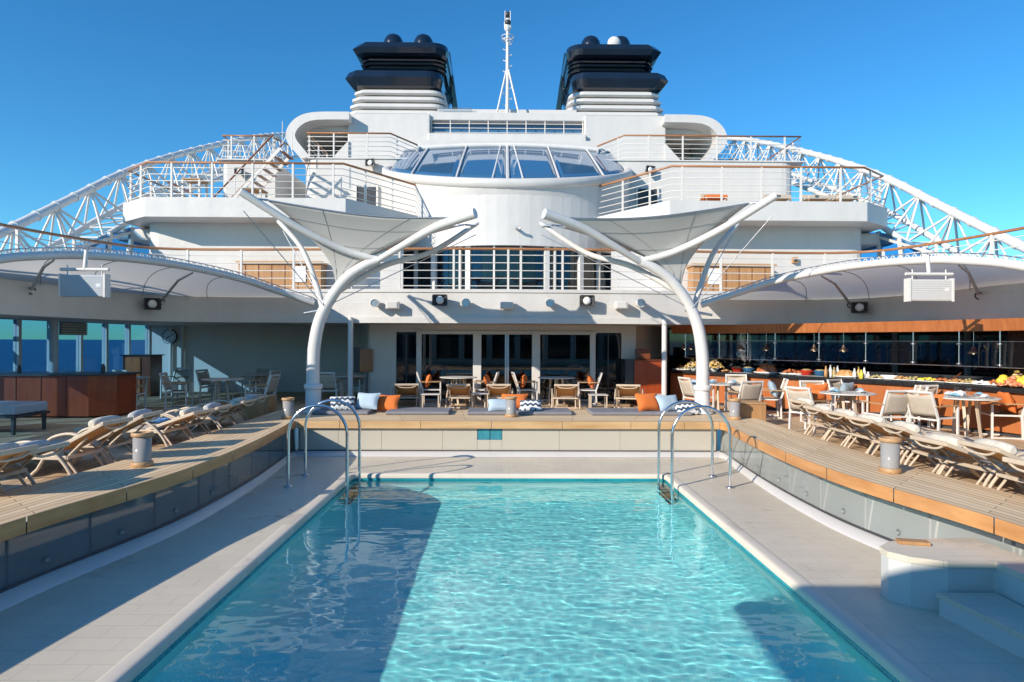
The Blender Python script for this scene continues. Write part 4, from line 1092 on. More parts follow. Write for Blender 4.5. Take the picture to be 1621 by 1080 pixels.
# clock
c = PY(270, 533, 22.48)
t = thing('wall_clock', 'round white wall clock with black hands on the shaded lounge wall', 'clock', tuple(c))
def disc(r0_, y0, y1, n=32): return [[(c.x+r0_*math.cos(R(360/n*i)), y, c.z+r0_*math.sin(R(360/n*i))) for i in range(n)] for y in (y0, y1)]
MB().loft(disc(.25, c.y, c.y-.09)).build('case', 'dark_grey', t); MB().loft(disc(.225, c.y-.09, c.y-.096)).build('dial', 'ceramic', t)
mb = MB()
for k in range(12):
    a = R(30*k); mb.bar((c.x+.17*math.cos(a), c.y-.099, c.z+.17*math.sin(a)), (c.x+.205*math.cos(a), c.y-.099, c.z+.205*math.sin(a)), .022, .004, (0, 1, 0))
mb.build('hour_marks', 'black_paint', t)
MB().bar((c.x-.03, c.y-.104, c.z-.02), (c.x+.17, c.y-.104, c.z+.10), .018, .004, (0, 1, 0)).build('minute_hand', 'black_paint', t)
MB().bar((c.x+.02, c.y-.107, c.z+.02), (c.x-.09, c.y-.107, c.z-.06), .026, .004, (0, 1, 0)).build('hour_hand', 'black_paint', t)
# poster / heater on the corner wall
t = thing('wall_cabinet', 'dark orange cabinet hung on the shaded wall left of the glass doors', 'cabinet', (-4.2, 19.2, 1.2))
MB().box(-4.28, -3.92, 19.22, 19.34, .84, 1.50).build('door', 'wood_orange', t, bevel=.01); MB().box(-4.45, -4.29, 19.24, 19.34, .84, 1.54).build('case', 'dark_grey', t)
t = thing('tall_cabinet', 'dark brown cabinet with a small box on top right of the glass doors', 'cabinet', (4.0, 18.8, 0))
MB().box(3.55, 4.4, 18.5, 19.2, .03, 1.22).build('body', 'wood_bar', t, bevel=.01); MB().box(3.3, 3.55, 18.55, 19.2, .03, 1.25).build('side_unit', 'dark_grey', t, bevel=.01)
MB().box(3.54, 4.43, 18.45, 19.23, 1.22, 1.245).build('top', 'wood_dark', t); MB().box(3.6, 4.38, 18.47, 18.5, 0.0, .1).build('plinth', 'dull_steel', t)
tag(MB().box(-.2, .2, -.15, .15, 0, .3).build('storage_box', 'wood_dark', bevel=.02), 'small dark brown box standing on the tall cabinet by the glass doors', 'box').location = (3.85, 18.85, 1.246)
t = thing('side_cabinet', 'dark cabinet with orange wooden sides standing by the left side windows', 'cabinet', (-11.2, 20.8, 0))
MB().box(-11.75, -10.9, 20.4, 21.1, .02, 1.25).build('body', 'wood_dark', t, bevel=.01); MB().box(-11.72, -11.2, 20.37, 20.4, .1, 1.2).build('door', 'wood_orange', t); MB().box(-11.8, -10.85, 20.36, 21.15, 1.25, 1.28).build('top', 'black_paint', t)
# bar on the left
bar_ = thing('deck_bar', 'long dark wooden bar counter at the left in front of the side windows', 'bar', (-10.5, 15.2, 0))
pl = [(-13.5+1.4, 14.8), (-9.3, 14.8), (-8.85, 15.1), (-8.85, 15.9), (-12.1, 15.9)]
mb = MB(); mb.prism(pl, .04, .93); mb.build('front', 'wood_bar', bar_)
mb = MB(); mb.prism([(-12.1, 14.74), (-9.26, 14.74), (-8.79, 15.06), (-8.79, 15.96), (-12.1, 15.96)], .931, .975); mb.build('counter_top', 'dark_grey', bar_)
for k in range(7): MB().box(-9.8-k*.55, -9.785-k*.55, 14.788, 14.80, .05, .92).build('panel_joint', 'wood_dark', bar_)
for i, (x, y, h_) in enumerate([(-11.6, 15.4, .12), (-11.2, 15.3, .18), (-10.3, 15.5, .14), (-9.9, 15.4, .12), (-9.4, 15.5, .2)]):
    o = MB().lathe([(.05, 0), (.05, h_*.7), (.03, h_*.85), (.03, h_)], (0, 0, 0), 12).build('bar_bottle' if h_ > .15 else 'bar_glass', 'dark_grey' if h_ > .15 else 'glass_clear'); o.location = (x, y, .976)
    tag(o, ['small glass at the far left on the wooden bar', 'dark bottle at the left on the wooden bar', 'glass in the middle of the wooden bar', 'glass right of the middle on the wooden bar', 'dark bottle near the right end of the wooden bar'][i], 'bottle' if h_ > .15 else 'glass')
# sofa bench
t = thing('sofa_bench', 'grey cushioned bench with dark legs in front of the wooden bar', 'bench', (-9.4, 12.4, 0))
MB().box(-10.6, -8.95, 12.1, 13.0, .36, .55).build('cushion', 'tech_grey', t, bevel=.04, seg=3); MB().box(-10.6, -8.93, 12.08, 13.02, .31, .355).build('frame', 'dark_grey', t)
for x, y in ((-9.0, 12.15), (-9.0, 12.95), (-10.5, 12.15), (-10.5, 12.95)): MB().loft([[(x-.03+d, y-.03, z_), (x+.03-d, y-.03, z_), (x+.03-d, y+.03, z_), (x-.03+d, y+.03, z_)] for z_, d in ((0.0, .012), (.31, 0))]).build('leg', 'dark_grey', t)

# ================================================================ BUFFET
cp = crom([(4.75, 19.4, 0), (5.6, 18.3, 0), (6.6, 17.0, 0), (7.6, 15.6, 0), (8.55, 14.0, 0), (9.15, 12.6, 0), (9.5, 11, 0), (9.6, 9.2, 0)], 8)
cp, CL = resample(cp, 80)
def coff(u, d):
    p = at(cp, u); t_ = (at(cp, min(1, u+.01))-at(cp, max(0, u-.01))).normalized(); return p+Vector((-t_.y, t_.x, 0))*d
def cu(px, d=0):
    """counter parameter that shows at picture column px"""
    best = None
    for i in range(401):
        u = i/400; p = coff(u, d)-EYE; x = 810.5+F*p.dot(rt)/p.dot(fw); e = abs(x-px)
        if best is None or e < best[0]: best = (e, u)
    return best[1]
bf = thing('buffet_counter', 'curved buffet counter with orange wood front and black stone top on the right', 'buffet', (7.6, 15.6, 0))
mb = MB(); mb.grid(lambda u, v: coff(u, .06)+Vector((0, 0, .08+v*.755)), 80, 1, True, lambda u, v: (u*CL, v*.8+.1)); mb.build('front_panel', 'veneer', bf)
mb = MB(); mb.grid(lambda u, v: coff(u, .12)+Vector((0, 0, v*.08)), 80, 1); mb.build('plinth', 'dark_grey', bf)
mb = MB(); mb.loft([[coff(i/80, -.03)+Vector((0, 0, .835)), coff(i/80, -.03)+Vector((0, 0, .92)), coff(i/80, .95)+Vector((0, 0, .92)), coff(i/80, .95)+Vector((0, 0, .835))] for i in range(81)]); mb.build('counter_top', 'counter_black', bf)
mb = MB(); mb.grid(lambda u, v: coff(u, .95)+Vector((0, 0, v*.83)), 80, 1); mb.build('rear_panel', 'wood_dark', bf)
# orange soffit
sf = thing('wooden_soffit', 'curved orange wooden soffit above the buffet glass', 'soffit', (7.6, 15.6, 2))
mb = MB(); mb.loft([[coff(i/80, .10)+Vector((0, 0, 1.985)), coff(i/80, .06)+Vector((0, 0, 2.214)), coff(i/80, 1.1)+Vector((0, 0, 2.214)), coff(i/80, 1.1)+Vector((0, 0, 1.985))] for i in range(81)]); mb.build('fascia', 'wood_orange', sf)
# sneeze guard
sg_ = thing('glass_guard', 'hanging glass guard on steel posts along the buffet', 'glass guard', (7.6, 15.6, 1.5))
posts = [1085, 1139, 1183, 1226, 1296, 1371, 1445, 1518, 1583, 1650]
us = [cu(p, .15) for p in posts]
for u in us:
    p = coff(u, .15)
    MB().tube([p+Vector((0, 0, 1.29)), p+Vector((0, 0, 1.986))], .017, 8).build('hanger_post', 'steel', sg_)
    for z_ in (1.34, 1.74): MB().lathe([(.02, z_-.03), (.055, z_-.025), (.055, z_+.005), (.02, z_+.01)], p, 12).build('clamp', 'steel', sg_)
for a, b in zip(us, us[1:]):
    mb = MB(); mb.loft([[coff(a+(b-a)*(.03+.94*k/6), .12)+Vector((0, 0, 1.29)), coff(a+(b-a)*(.03+.94*k/6), .12)+Vector((0, 0, 1.78)), coff(a+(b-a)*(.03+.94*k/6), .13)+Vector((0, 0, 1.78)), coff(a+(b-a)*(.03+.94*k/6), .13)+Vector((0, 0, 1.29))] for k in range(7)]); mb.build('glass_sheet', 'glass_smoke', sg_)
    MB().tube([coff(a+(b-a)*k/6, .125)+Vector((0, 0, 1.288)) for k in range(7)], .008, 6).build('edge_strip', 'steel', sg_)
    MB().tube([coff(a+(b-a)*k/6, .125)+Vector((0, 0, 1.782)) for k in range(7)], .005, 6).build('edge_strip', 'steel', sg_)
# dark wall behind
bw = thing('buffet_rear_wall', 'dark glossy rear wall with grey frames and a brown wooden panel behind the buffet', 'wall', (9, 18, 0))
wp, _ = resample(crom([(5.1, 21.8, 0), (7.5, 20.6, 0), (9.5, 18.6, 0), (10.8, 16.2, 0), (11.5, 13.5, 0), (11.8, 10, 0), (11.9, 6, 0)], 6), 40)
mb = MB(); mb.grid(lambda u, v: at(wp, u)+Vector((0, 0, 2.21*v)), 40, 1, False); mb.build('glass_wall', 'dark_glass', bw, solid=.03)
for i in (5, 10, 15, 19, 23, 27, 31, 35): MB().box(wp[i].x-.09, wp[i].x-.01, wp[i].y-.06, wp[i].y+.06, 0, 2.2).build('frame', 'dark_grey' if i < 14 else 'mid_grey', bw)
mb = MB(); mb.grid(lambda u, v: at(wp, .53+.05*u)+Vector((-.12, -.03, 2.2*v)), 4, 1, False); mb.build('wood_panel', 'wood_dark', bw, solid=.02)
# back kitchen shelf with equipment
ks = thing('kitchen_bench', 'dark steel kitchen bench standing behind the buffet', 'kitchen bench', (8, 18.5, 0))
mb = MB(); mb.loft([[coff(i/40, 1.9)+Vector((0, 0, .0)), coff(i/40, 1.9)+Vector((0, 0, 1.0)), coff(i/40, 2.4)+Vector((0, 0, 1.0)), coff(i/40, 2.4)+Vector((0, 0, .0))] for i in range(2, 36)]); mb.build('bench', 'dark_grey', ks)
# pendants
def pend():
    t = thing('heat_lamp', '', 'pendant lamp')
    MB().tube([(0, 0, 0), (0, 0, .33)], .008, 6).build('cable', 'steel', t)
    MB().lathe([(.02, .03), (.035, 0), (.055, -.05), (.10, -.09), (.11, -.13), (.105, -.13), (.09, -.10), (.03, -.06)], (0, 0, 0), 20).build('lamp_shade', 'brass', t)
    MB().sphere((0, 0, -.10), .04, 10).build('bulb', 'lamp_glow', t); return Proto(t)
pd = pend()
for px, lb in ((1084, 'first brass heat lamp from the left above the buffet, left of the umbrella mast'), (1093, 'second brass heat lamp from the left above the buffet, left of the umbrella mast'), (1172, 'brass heat lamp above the red and blue pots on the buffet'), (1212, 'brass heat lamp above the large roast on the buffet'), (1289, 'brass heat lamp left of the fourth glass post of the buffet'), (1334, 'brass heat lamp above the bottles on the buffet'), (1540, 'brass heat lamp near the right end of the buffet')):
    p = coff(cu(px, .6), .6); pd.put((p.x, p.y, 1.66), 0, lb, 'brass heat lamps above the buffet')
# food
def onc(px, d=.3): p = coff(cu(px, d), d); return Vector((p.x, p.y, .921))
def ang(px):
    u = cu(px); a = at(cp, u); b = at(cp, min(1, u+.02)); return math.atan2(b.y-a.y, b.x-a.x)
def place(o, px, d, lb, cat, g=None, dz=0, rz=None):
    p = onc(px, d); o.location = p+Vector((0, 0, dz)); o.rotation_euler = (0, 0, ang(px) if rz is None else rz); tag(o, lb, cat, g); return o
def platter(l, w_, h_=.04):
    return MB().loft([[(l*k*math.cos(a), w_*k*math.sin(a), z_) for a in [R(18*i) for i in range(20)]] for k, z_ in ((.6, 0), (.9, .012), (1, h_), (.95, h_), (.8, .02))], True).build('platter', 'ceramic')
def lump(name, mat, l, w_, h_, seed, n=18):
    rnd = random.Random(seed); ph = [rnd.uniform(0, 6) for _ in range(6)]
    mb = MB()
    def fn(u, v):
        a = 2*math.pi*u; r_ = math.sin(v*math.pi/2); k = 1+.12*math.sin(3*a+ph[0])*r_+.08*math.sin(5*a+ph[1]+v*4)+.06*math.sin(9*a+ph[2])
        return (l*k*r_*math.cos(a), w_*k*r_*math.sin(a), max(0, h_*math.cos(v*math.pi/2)*(1+.15*math.sin(4*a+ph[3])+.1*math.sin(v*9+ph[4]))))
    mb.grid(fn, n, 8); return mb.build(name, mat)
def heap(name, mat, l, w_, h_, seed, nn=30, r_=.03):
    rnd = random.Random(seed); mb = MB()
    for i in range(nn):
        a = rnd.uniform(0, 6.28); q = rnd.random()**.5; z_ = (1-q)*h_*rnd.uniform(.5, 1)
        rr_ = r_*rnd.uniform(.7, 1.3); mb.sphere((l*q*math.cos(a), w_*q*math.sin(a), rr_*.7+z_), rr_, 8, (1, 1, rnd.uniform(.5, 1)))
    return mb.build(name, mat)
place(platter(.34, .18), 1080, .3, 'white oval platter with salad at the left end of the buffet', 'platter')
place(heap('salad', 'salad', .26, .12, .06, 3, 40), 1080, .3, 'heap of salad on the leftmost buffet platter', 'salad', dz=.025)
place(heap('bread_sticks', 'roast', .12, .08, .12, 4, 16), 1078, .45, 'brown heap of meats behind the leftmost salad on the buffet', 'food', dz=.02)
for i, (px, lb) in enumerate(((1099, 'flower arrangement in a pale bowl just left of the umbrella mast on the buffet'), (1131, 'yellow and cream flower arrangement just right of the umbrella mast on the buffet'))):
    place(MB().lathe([(.07, 0), (.13, .06), (.14, .12), (.12, .12)], (0, 0, 0), 14).build('flower_bowl', 'ceramic'), px, .35, ['pale bowl holding flowers left of the mast', 'pale bowl holding flowers right of the mast'][i], 'bowl')
    place(heap('flower_arrangement', 'flowers', .26, .2, .30, 10+i, 90, .035), px, .35, lb, 'flowers', dz=.08)
place(heap('bread_basket', 'bread', .14, .1, .06, 8, 18), 1150, .3, 'small heap of bread rolls left of the first red pot on the buffet', 'bread')
def pot(name, mat, px, lb):
    t = thing(name, lb, 'pot'); p = onc(px, .3); t.location = p; t.rotation_euler = (0, 0, ang(px))
    MB().lathe([(.09, 0), (.11, .02), (.13, .12), (.135, .14), (.12, .14), (.11, .06)], (0, 0, 0), 20).build('body', mat, t)
    for s_ in (-1, 1): MB().tube([(s_*.12, -.04, .11), (s_*.18, 0, .115), (s_*.12, .04, .11)], .014, 6).build('handle', mat, t)
    MB().lathe([(.115, .142), (.08, .165), (.02, .17)], (0, 0, 0), 16).build('lid', 'salad', t)
pot('cooking_pot', 'pot_red', 1167, 'red cooking pot left of the large roast on the buffet')
pot('cooking_pot', 'pot_blue', 1184, 'blue cooking pot beside the large roast on the buffet')
pot('cooking_pot', 'pot_red', 1277, 'red cooking pot between the roasts and the bottles on the buffet')
pot('cooking_pot', 'pot_blue', 1297, 'blue cooking pot just left of the bottles on the buffet')
place(MB().box(-.35, .35, -.15, .15, 0, .012).build('serving_board', 'mid_grey'), 1176, .3, 'grey slate under the left pair of pots on the buffet', 'board', dz=-.0005)
place(MB().box(-.35, .35, -.15, .15, 0, .012).build('serving_board', 'mid_grey'), 1287, .3, 'grey slate under the right pair of pots on the buffet', 'board', dz=-.0005)
place(platter(.36, .2, .05), 1212, .35, 'long white platter under the large roast on the buffet', 'platter')
place(lump('roast_joint', 'roast', .27, .16, .22, 1, 30), 1212, .35, 'large glazed brown roast on a white platter on the buffet', 'roast', dz=.03)
place(platter(.34, .18, .05), 1252, .3, 'long white platter under the flat sliced meat on the buffet', 'platter')
place(heap('sliced_meat', 'roast', .25, .12, .10, 6, 50, .035), 1252, .3, 'heap of sliced brown meat right of the large roast on the buffet', 'meat', dz=.03)
for i, (px, d, h_, mt) in enumerate([(1308, .25, .26, 'bread'), (1314, .4, .28, 'ceramic'), (1320, .25, .24, 'salad'), (1325, .4, .27, 'ceramic'), (1353, .3, .22, 'ceramic'), (1358, .42, .26, 'flowers'), (1363, .28, .2, 'fruit_yellow'), (1368, .4, .26, 'ceramic'), (1374, .3, .16, 'ceramic')]):
    o = MB().lathe([(.035, 0), (.04, .02), (.04, h_*.6), (.018, h_*.78), (.018, h_), (.001, h_)], (0, 0, 0), 12).build('sauce_bottle', mt)
    nm = ['brown jar first', 'white bottle second', 'brown bottle third', 'tall white bottle fourth', 'white bottle fifth', 'patterned bottle sixth', 'short yellow bottle seventh', 'tall white bottle eighth', 'short white bottle ninth'][i]
    place(o, px, d, nm+' from the left in the row of bottles on the buffet', 'bottle', 'bottles and jars on the buffet')
place(platter(.3, .15, .04), 1337, .3, 'white platter with a bread loaf between the bottles on the buffet', 'platter')
place(lump('bread_loaf', 'bread', .22, .1, .15, 5), 1337, .32, 'brown bread loaf between the two groups of bottles on the buffet', 'bread', dz=.02)
things_ = [(1388, 'heap', 'salad', 'orange and yellow salad heap right of the bottles'), (1406, 'dish', 'ceramic', 'deep white oval dish'), (1428, 'heap', 'bread', 'pale heap of rolls behind a white dish'), (1447, 'heap', 'salad', 'mixed green heap left of the yellow salad'), (1468, 'heap', 'fruit_yellow', 'flat yellow heap of food'), (1492, 'heap', 'roast', 'brown meat heap left of the second brown panel'), (1514, 'heap', 'bread', 'pale bread heap beside the serving spoon'), (1532, 'heap', 'salad', 'long heap of canapes near the black counter end'), (1556, 'heap', 'ceramic', 'row of small white cups near the right end'), (1572, 'heap', 'roast', 'orange heap of canapes just before the fruit display')]
for i, (px, kd, mt, lb) in enumerate(things_):
    place(platter(.26, .16, .03), px, .25+.06*(i % 2), 'white platter under the '+lb, 'platter', 'white platters on the buffet')
    if kd == 'dish': o = MB().loft([[(.2*k*math.cos(a), .12*k*math.sin(a), z_) for a in [R(18*i_) for i_ in range(20)]] for k, z_ in ((.7, 0), (1, .08), (.95, .08), (.7, .03))], True).build('serving_dish', 'ceramic')
    else: o = heap('food_heap', mt, .2, .11, .07, 20+i, 36, .026)
    place(o, px, .25+.06*(i % 2), lb+' on the buffet', 'dish' if kd == 'dish' else 'food', dz=.02)
place(MB().tube([(-.12, 0, .03), (.0, 0, .12), (.13, 0, .22)], [.035, .012, .01], 8).build('serving_spoon', 'wood_dark'), 1512, .3, 'dark serving spoon standing in the pale bread heap', 'spoon')
place(heap('fruit_display', 'fruit_yellow', .16, .13, .14, 41, 14, .075), 1592, .28, 'bright yellow fruits at the left of the fruit display on the buffet end', 'fruit', dz=.02)
place(heap('fruit_display', 'fruit_red', .26, .16, .16, 42, 50, .045), 1603, .2, 'red and pink fruits in the middle of the fruit display', 'fruit', dz=.0)
place(heap('fruit_display', 'flowers', .14, .12, .28, 43, 40, .05), 1612, .42, 'brown tall arrangement topping the fruit display', 'fruit', dz=.03)
place(heap('fruit_display', 'fruit_yellow', .14, .12, .14, 44, 12, .075), 1624, .28, 'yellow fruits at the right frame edge on the buffet end', 'fruit', dz=.02)

# ================================================================ FURNITURE PROTOTYPES
def chair_proto():
    t = thing('armchair', '', 'chair')      # faces +Y, origin on the floor
    fr = 'frame_white'
    for s_ in (-1, 1):
        x = s_*.27
        MB().bar((x, .27, .0), (x, .27, .635), .035, .035).build('leg', fr, t, bevel=.004)
        MB().bar((x, -.22, .0), (x, -.20, .44), .035, .04).build('leg', fr, t, bevel=.004)
        MB().bar((x*.96, -.20, .42), (x*.92, -.36, .90), .034, .04).build('back_upright', fr, t, bevel=.004)
        MB().bar((x, .29, .645), (x, -.29, .64), .05, .025).build('armrest', 'teak_light', t, bevel=.006)
        MB().bar((x, .27, .02), (x, -.21, .02), .03, .025).build('stretcher', fr, t)
        MB().bar((x*.93, .25, .43), (x*.93, -.20, .43), .03, .03).build('seat_rail', fr, t)
    MB().bar((-.26, .25, .425), (.26, .25, .425), .03, .03).build('seat_rail', fr, t)
    MB().bar((-.25, -.2, .40), (.25, -.2, .40), .03, .03).build('seat_rail', fr, t)
    MB().bar((-.255, -.36, .885), (.255, -.36, .885), .03, .035).build('top_rail', fr, t, bevel=.004)
    mb = MB(); mb.grid(lambda u, v: (-.24+.48*u, -.2+.44*v, .437-.02*math.sin(u*math.pi)*math.sin(v*math.pi)), 6, 6); mb.build('seat', 'seat_brown', t, solid=.008)
    mb = MB(); mb.grid(lambda u, v: ((-.235+.47*u), -.215-.14*v-.025*math.sin(u*math.pi), .46+.36*v+(.03*(1-math.sin(u*math.pi)) if v > .99 else 0)), 10, 6); mb.build('backrest', 'sling_beige', t, solid=.008)
    mb = MB(); mb.grid(lambda u, v: ((-.235+.47*u), -.352-.005*v-.01*math.sin(u*math.pi), .845+.04*v+(-.0)), 10, 2); mb.build('head_band', 'sling_beige', t, solid=.008)
    return Proto(t)
ch = chair_proto()
def lounger_proto(ang_=24):
    t = thing('sun_lounger', '', 'sun lounger')    # head towards +Y
    fr = 'frame_cream'; A_ = R(ang_); hy = .18; hz = .29; BL = .86
    top = (hy+BL*math.cos(A_), hz+BL*math.sin(A_))
    for s_ in (-1, 1):
        x = s_*.31
        MB().bar((x, -1.05, .27), (x, .5, .27), .035, .05).build('side_rail', fr, t, bevel=.006)
        MB().bar((x*.93, hy, hz), (x*.93, top[0], top[1]), .035, .045).build('backrest_rail', fr, t, bevel=.006)
        MB().tube([(x*1.02, -.95, .27), (x*1.02, -1.0, .12), (x*1.02, -1.12, 0)], .02, 6).build('leg', fr, t)
        MB().tube([(x*1.02, -.55, .25), (x*1.02, -.45, .12), (x*1.02, -.3, .0)], .02, 6).build('leg', fr, t)
        MB().tube([(x*1.02, .2, .25), (x*1.02, .12, .12), (x*1.02, -.02, .0)], .02, 6).build('leg', fr, t)
        MB().tube(crom([(x*1.15, -.35, .28), (x*1.15, -.2, .42), (x*1.15, .05, .47), (x*1.15, .3, .38), (x*1.15, .5, .2), (x*1.15, .62, 0)], 4), .02, 8).build('armrest', fr, t)
        MB().tube([(x*.8, .45, .26), (x*.8, .72, .52)], .014, 6).build('prop', fr, t)
        MB().tube([(x*.8, .62, .02), (x*.8, .42, .27)], .016, 6).build('prop', fr, t)
    MB().bar((-.32, -1.05, .27), (.32, -1.05, .27), .035, .05).build('cross_rail', fr, t); MB().bar((-.32, .5, .27), (.32, .5, .27), .035, .04).build('cross_rail', fr, t)
    MB().bar((-.3, .62, .03), (.3, .62, .03), .03, .03).build('cross_rail', fr, t)
    MB().bar((-.30, top[0], top[1]), (.30, top[0], top[1]), .04, .05).build('top_rail', fr, t, bevel=.008)
    mb = MB(); mb.tube(crom([(-.24, top[0]-.01, top[1]-.03), (-.12, top[0]+.0, top[1]-.075), (.12, top[0]+.0, top[1]-.075), (.24, top[0]-.01, top[1]-.03)], 4), .014, 6); mb.build('pull_handle', fr, t)
    mb = MB(); mb.grid(lambda u, v: (-.29+.58*u, -1.03+1.2*v, .293-.02*math.sin(u*math.pi)), 6, 6); mb.build('seat_sling', 'sling_beige', t, solid=.01)
    mb = MB(); mb.grid(lambda u, v: (-.275+.55*u, hy+(BL-.03)*v*math.cos(A_)+.01*math.sin(u*math.pi), hz+.015+(BL-.03)*v*math.sin(A_)-.03*math.sin(u*math.pi)*math.sin(v*math.pi)), 6, 6); mb.build('back_sling', 'sling_tan', t, solid=.01)
    return t
lg = lounger_proto()
def add_roll(t):
    mb = MB(); y, z_ = .83, .70
    mb.tube([(-.29, y, z_), (-.27, y, z_), (-.1, y, z_+.01), (.1, y, z_+.01), (.27, y, z_), (.29, y, z_)], [.05, .085, .095, .095, .085, .05], 12)
    mb.build('head_roll', 'towel_cream', t); return t
lgp = Proto(lg); lgf = None
def lantern_proto():
    t = thing('deck_lantern', '', 'lantern')
    MB().lathe([(.115, 0), (.125, .01), (.125, .055), (.115, .06)], (0, 0, 0), 28).build('base_ring', 'teak_light', t)
    MB().lathe([(.105, .061), (.105, .37), (.10, .37), (.10, .061)], (0, 0, 0), 28).build('glass_cylinder', 'lantern_glass', t)
    mb = MB(); mb.lathe([(.118, .371), (.125, .376), (.125, .415), (.115, .42), (.09, .42), (.09, .371)], (0, 0, 0), 28); mb.build('top_ring', 'teak_light', t)
    MB().lathe([(.04, .061), (.04, .2), (.005, .2)], (0, 0, 0), 14).build('candle', 'wick_white', t)
    return Proto(t)
ln = lantern_proto()
def rtable_proto(r_=.52):
    t = thing('round_table', '', 'table')
    MB().lathe([(r_-.02, .725), (r_, .73), (r_, .745), (r_-.01, .75), (.001, .75)], (0, 0, 0), 40, False).build('table_top', 'frame_white', t)
    for a in range(6):
        q = R(60*a+15); MB().bar((.19*math.cos(q), .19*math.sin(q), .725), (.25*math.cos(q+.3), .25*math.sin(q+.3), .01), .05, .02, (math.cos(q), math.sin(q), 0)).build('leg', 'frame_cream', t)
    MB().lathe([(.29, 0), (.29, .012), (.27, .02)], (0, 0, 0), 24).build('base_plate', 'frame_cream', t)
    return Proto(t)
rtb = rtable_proto()
def cushion_mb(w_=.22, h_=.2, th=.09):
    mb = MB()
    for s_ in (-1, 1):
        def fn(u, v, s_=s_):
            a, b = u*2-1, v*2-1
            e = (1-abs(a)**3.2)*(1-abs(b)**3.2)
            k = 1-.10*(1-abs(a))*abs(b)**2; k2 = 1-.10*(1-abs(b))*abs(a)**2
            return (w_*a*k2, s_*th*max(0, e)**.6, h_+h_*b*k)
        mb.grid(fn, 12, 12)
    return mb
def cushion(loc, rz, tilt, mat, lb, w_=.22, h_=.2, th=.085, roll=0):
    o = cushion_mb(w_, h_, th).build('cushion', mat); o.location = loc; o.rotation_euler = (tilt, roll, rz)
    tag(o, lb, 'cushion'); return o

# ---------------- dining chairs: (x, y, facing angle deg; 0 faces +Y away from the camera, 90 faces -X), label
def yaw(d): return R(d)
GL = 'white armchairs in the shaded lounge area on the left'
left = [(-9.15, 16.1, 4, 'grey armchair seen from behind just right of the wooden bar'),
        (-10.6, 18.8, -20, 'armchair in the shade behind the table right of the bar, backed to the wall'),
        (-9.9, 19.9, 170, 'farthest armchair below the clock facing the pool'),
        (-8.45, 17.1, -80, 'armchair left of the middle shaded table, turned toward it'),
        (-8.35, 18.9, -100, 'dark shaded armchair behind the middle shaded table'),
        (-6.05, 16.35, 85, 'sunlit armchair with tan back right of the middle shaded table'),
        (-6.8, 18.6, 80, 'armchair half in shade between the far tables left of the mast'),
        (-7.7, 20.4, 160, 'far armchair against the shaded wall left of the mast'),
        (-4.85, 18.0, 0, 'armchair seen from behind between the umbrella mast and the slim column'),
        (-4.45, 19.2, 175, 'armchair below the orange wall cabinet facing the pool')]
for x, y, a, lb in left: ch.put((x, y, 0), yaw(a), lb, GL)
for x, y, lb in ((-10.0, 17.6, 'round table behind the grey armchair right of the bar'), (-7.3, 17.1, 'round white table in the middle of the shaded lounge area'), (-7.3, 19.6, 'far round table in shade left of the mast'), (-4.6, 18.9, 'round table in shade behind the slim column left of the doors')):
    rtb.put((x, y, 0), 0, lb, 'round tables on the pool deck')
GD = 'armchairs with orange cushions before the glass doors'
for x, y, a, lb in ((-2.1, 18.1, -85, 'armchair left of the left table before the glass doors'), (-.62, 18.1, 85, 'armchair right of the left table before the glass doors'), (.5, 18.1, -85, 'armchair left of the right table before the glass doors'), (2.2, 18.1, 85, 'armchair right of the right table before the glass doors')):
    ch.put((x, y, 0), yaw(a), lb, GD)
    s_ = 1 if a < 0 else -1
    cushion((x-s_*.13, y, .47), yaw(a), R(-18), 'orange_cloth', 'orange cushion leaning in the '+lb, .22, .19, .08)
rtb.put((-1.36, 18.4, 0), 0, 'left of the two round tables before the glass doors', 'round tables on the pool deck')
rtb.put((1.36, 18.4, 0), 0, 'right of the two round tables before the glass doors', 'round tables on the pool deck')
GR = 'cream armchairs round the dining tables beside the buffet'
right = [(4.55, 15.9, -75, 'cream armchair with a pale blue cushion left of the right umbrella mast', 'paleblue_cloth'),
         (5.25, 14.75, 12, 'cream armchair seen from behind just right of the wooden cube by the mast', None),
         (6.1, 15.4, 75, 'cream armchair with pale blue cushion turned left beside the first buffet table', 'paleblue_cloth'),
         (5.9, 17.0, 165, 'cream armchair at the back of the first buffet table', None),
         (5.78, 12.7, -60, 'cream armchair left of the laid middle table', 'orange_cloth'),
         (6.7, 14.3, 175, 'cream armchair behind the laid middle table holding an orange cushion', 'orange_cloth'),
         (6.95, 12.15, 8, 'large cream armchair seen from behind right of the laid middle table', None),
         (7.85, 13.1, 70, 'cream armchair with orange cushion right of the laid middle table', 'orange_cloth'),
         (7.7, 14.9, -150, 'cream armchair with pale blue cushion behind the rear laid table', 'paleblue_cloth'),
         (9.35, 14.6, 120, 'cream armchair right of the rear laid table', 'paleblue_cloth'),
         (8.35, 13.6, 10, 'cream armchair seen from behind before the rear laid table', None),
         (7.55, 11.75, -70, 'cream armchair with orange cushion left of the right hand table', 'orange_cloth'),
         (9.15, 12.2, 75, 'cream armchair with orange cushion right of the right hand table', 'orange_cloth'),
         (9.3, 10.9, 30, 'cream armchair at the right edge beyond the right hand table', None)]
for x, y, a, lb, cm in right:
    ch.put((x, y, 0), yaw(a), lb, GR)
    if cm:
        dx, dy = -math.sin(yaw(a)), math.cos(yaw(a))
        cushion((x-dx*.13, y-dy*.13, .47), yaw(a), R(-18), cm, ('orange' if 'orange' in cm else 'pale blue')+' cushion in the '+lb.replace(' with a pale blue cushion', '').replace(' with pale blue cushion', '').replace(' with orange cushion', '').replace(' holding an orange cushion', ''), .23, .2, .08)
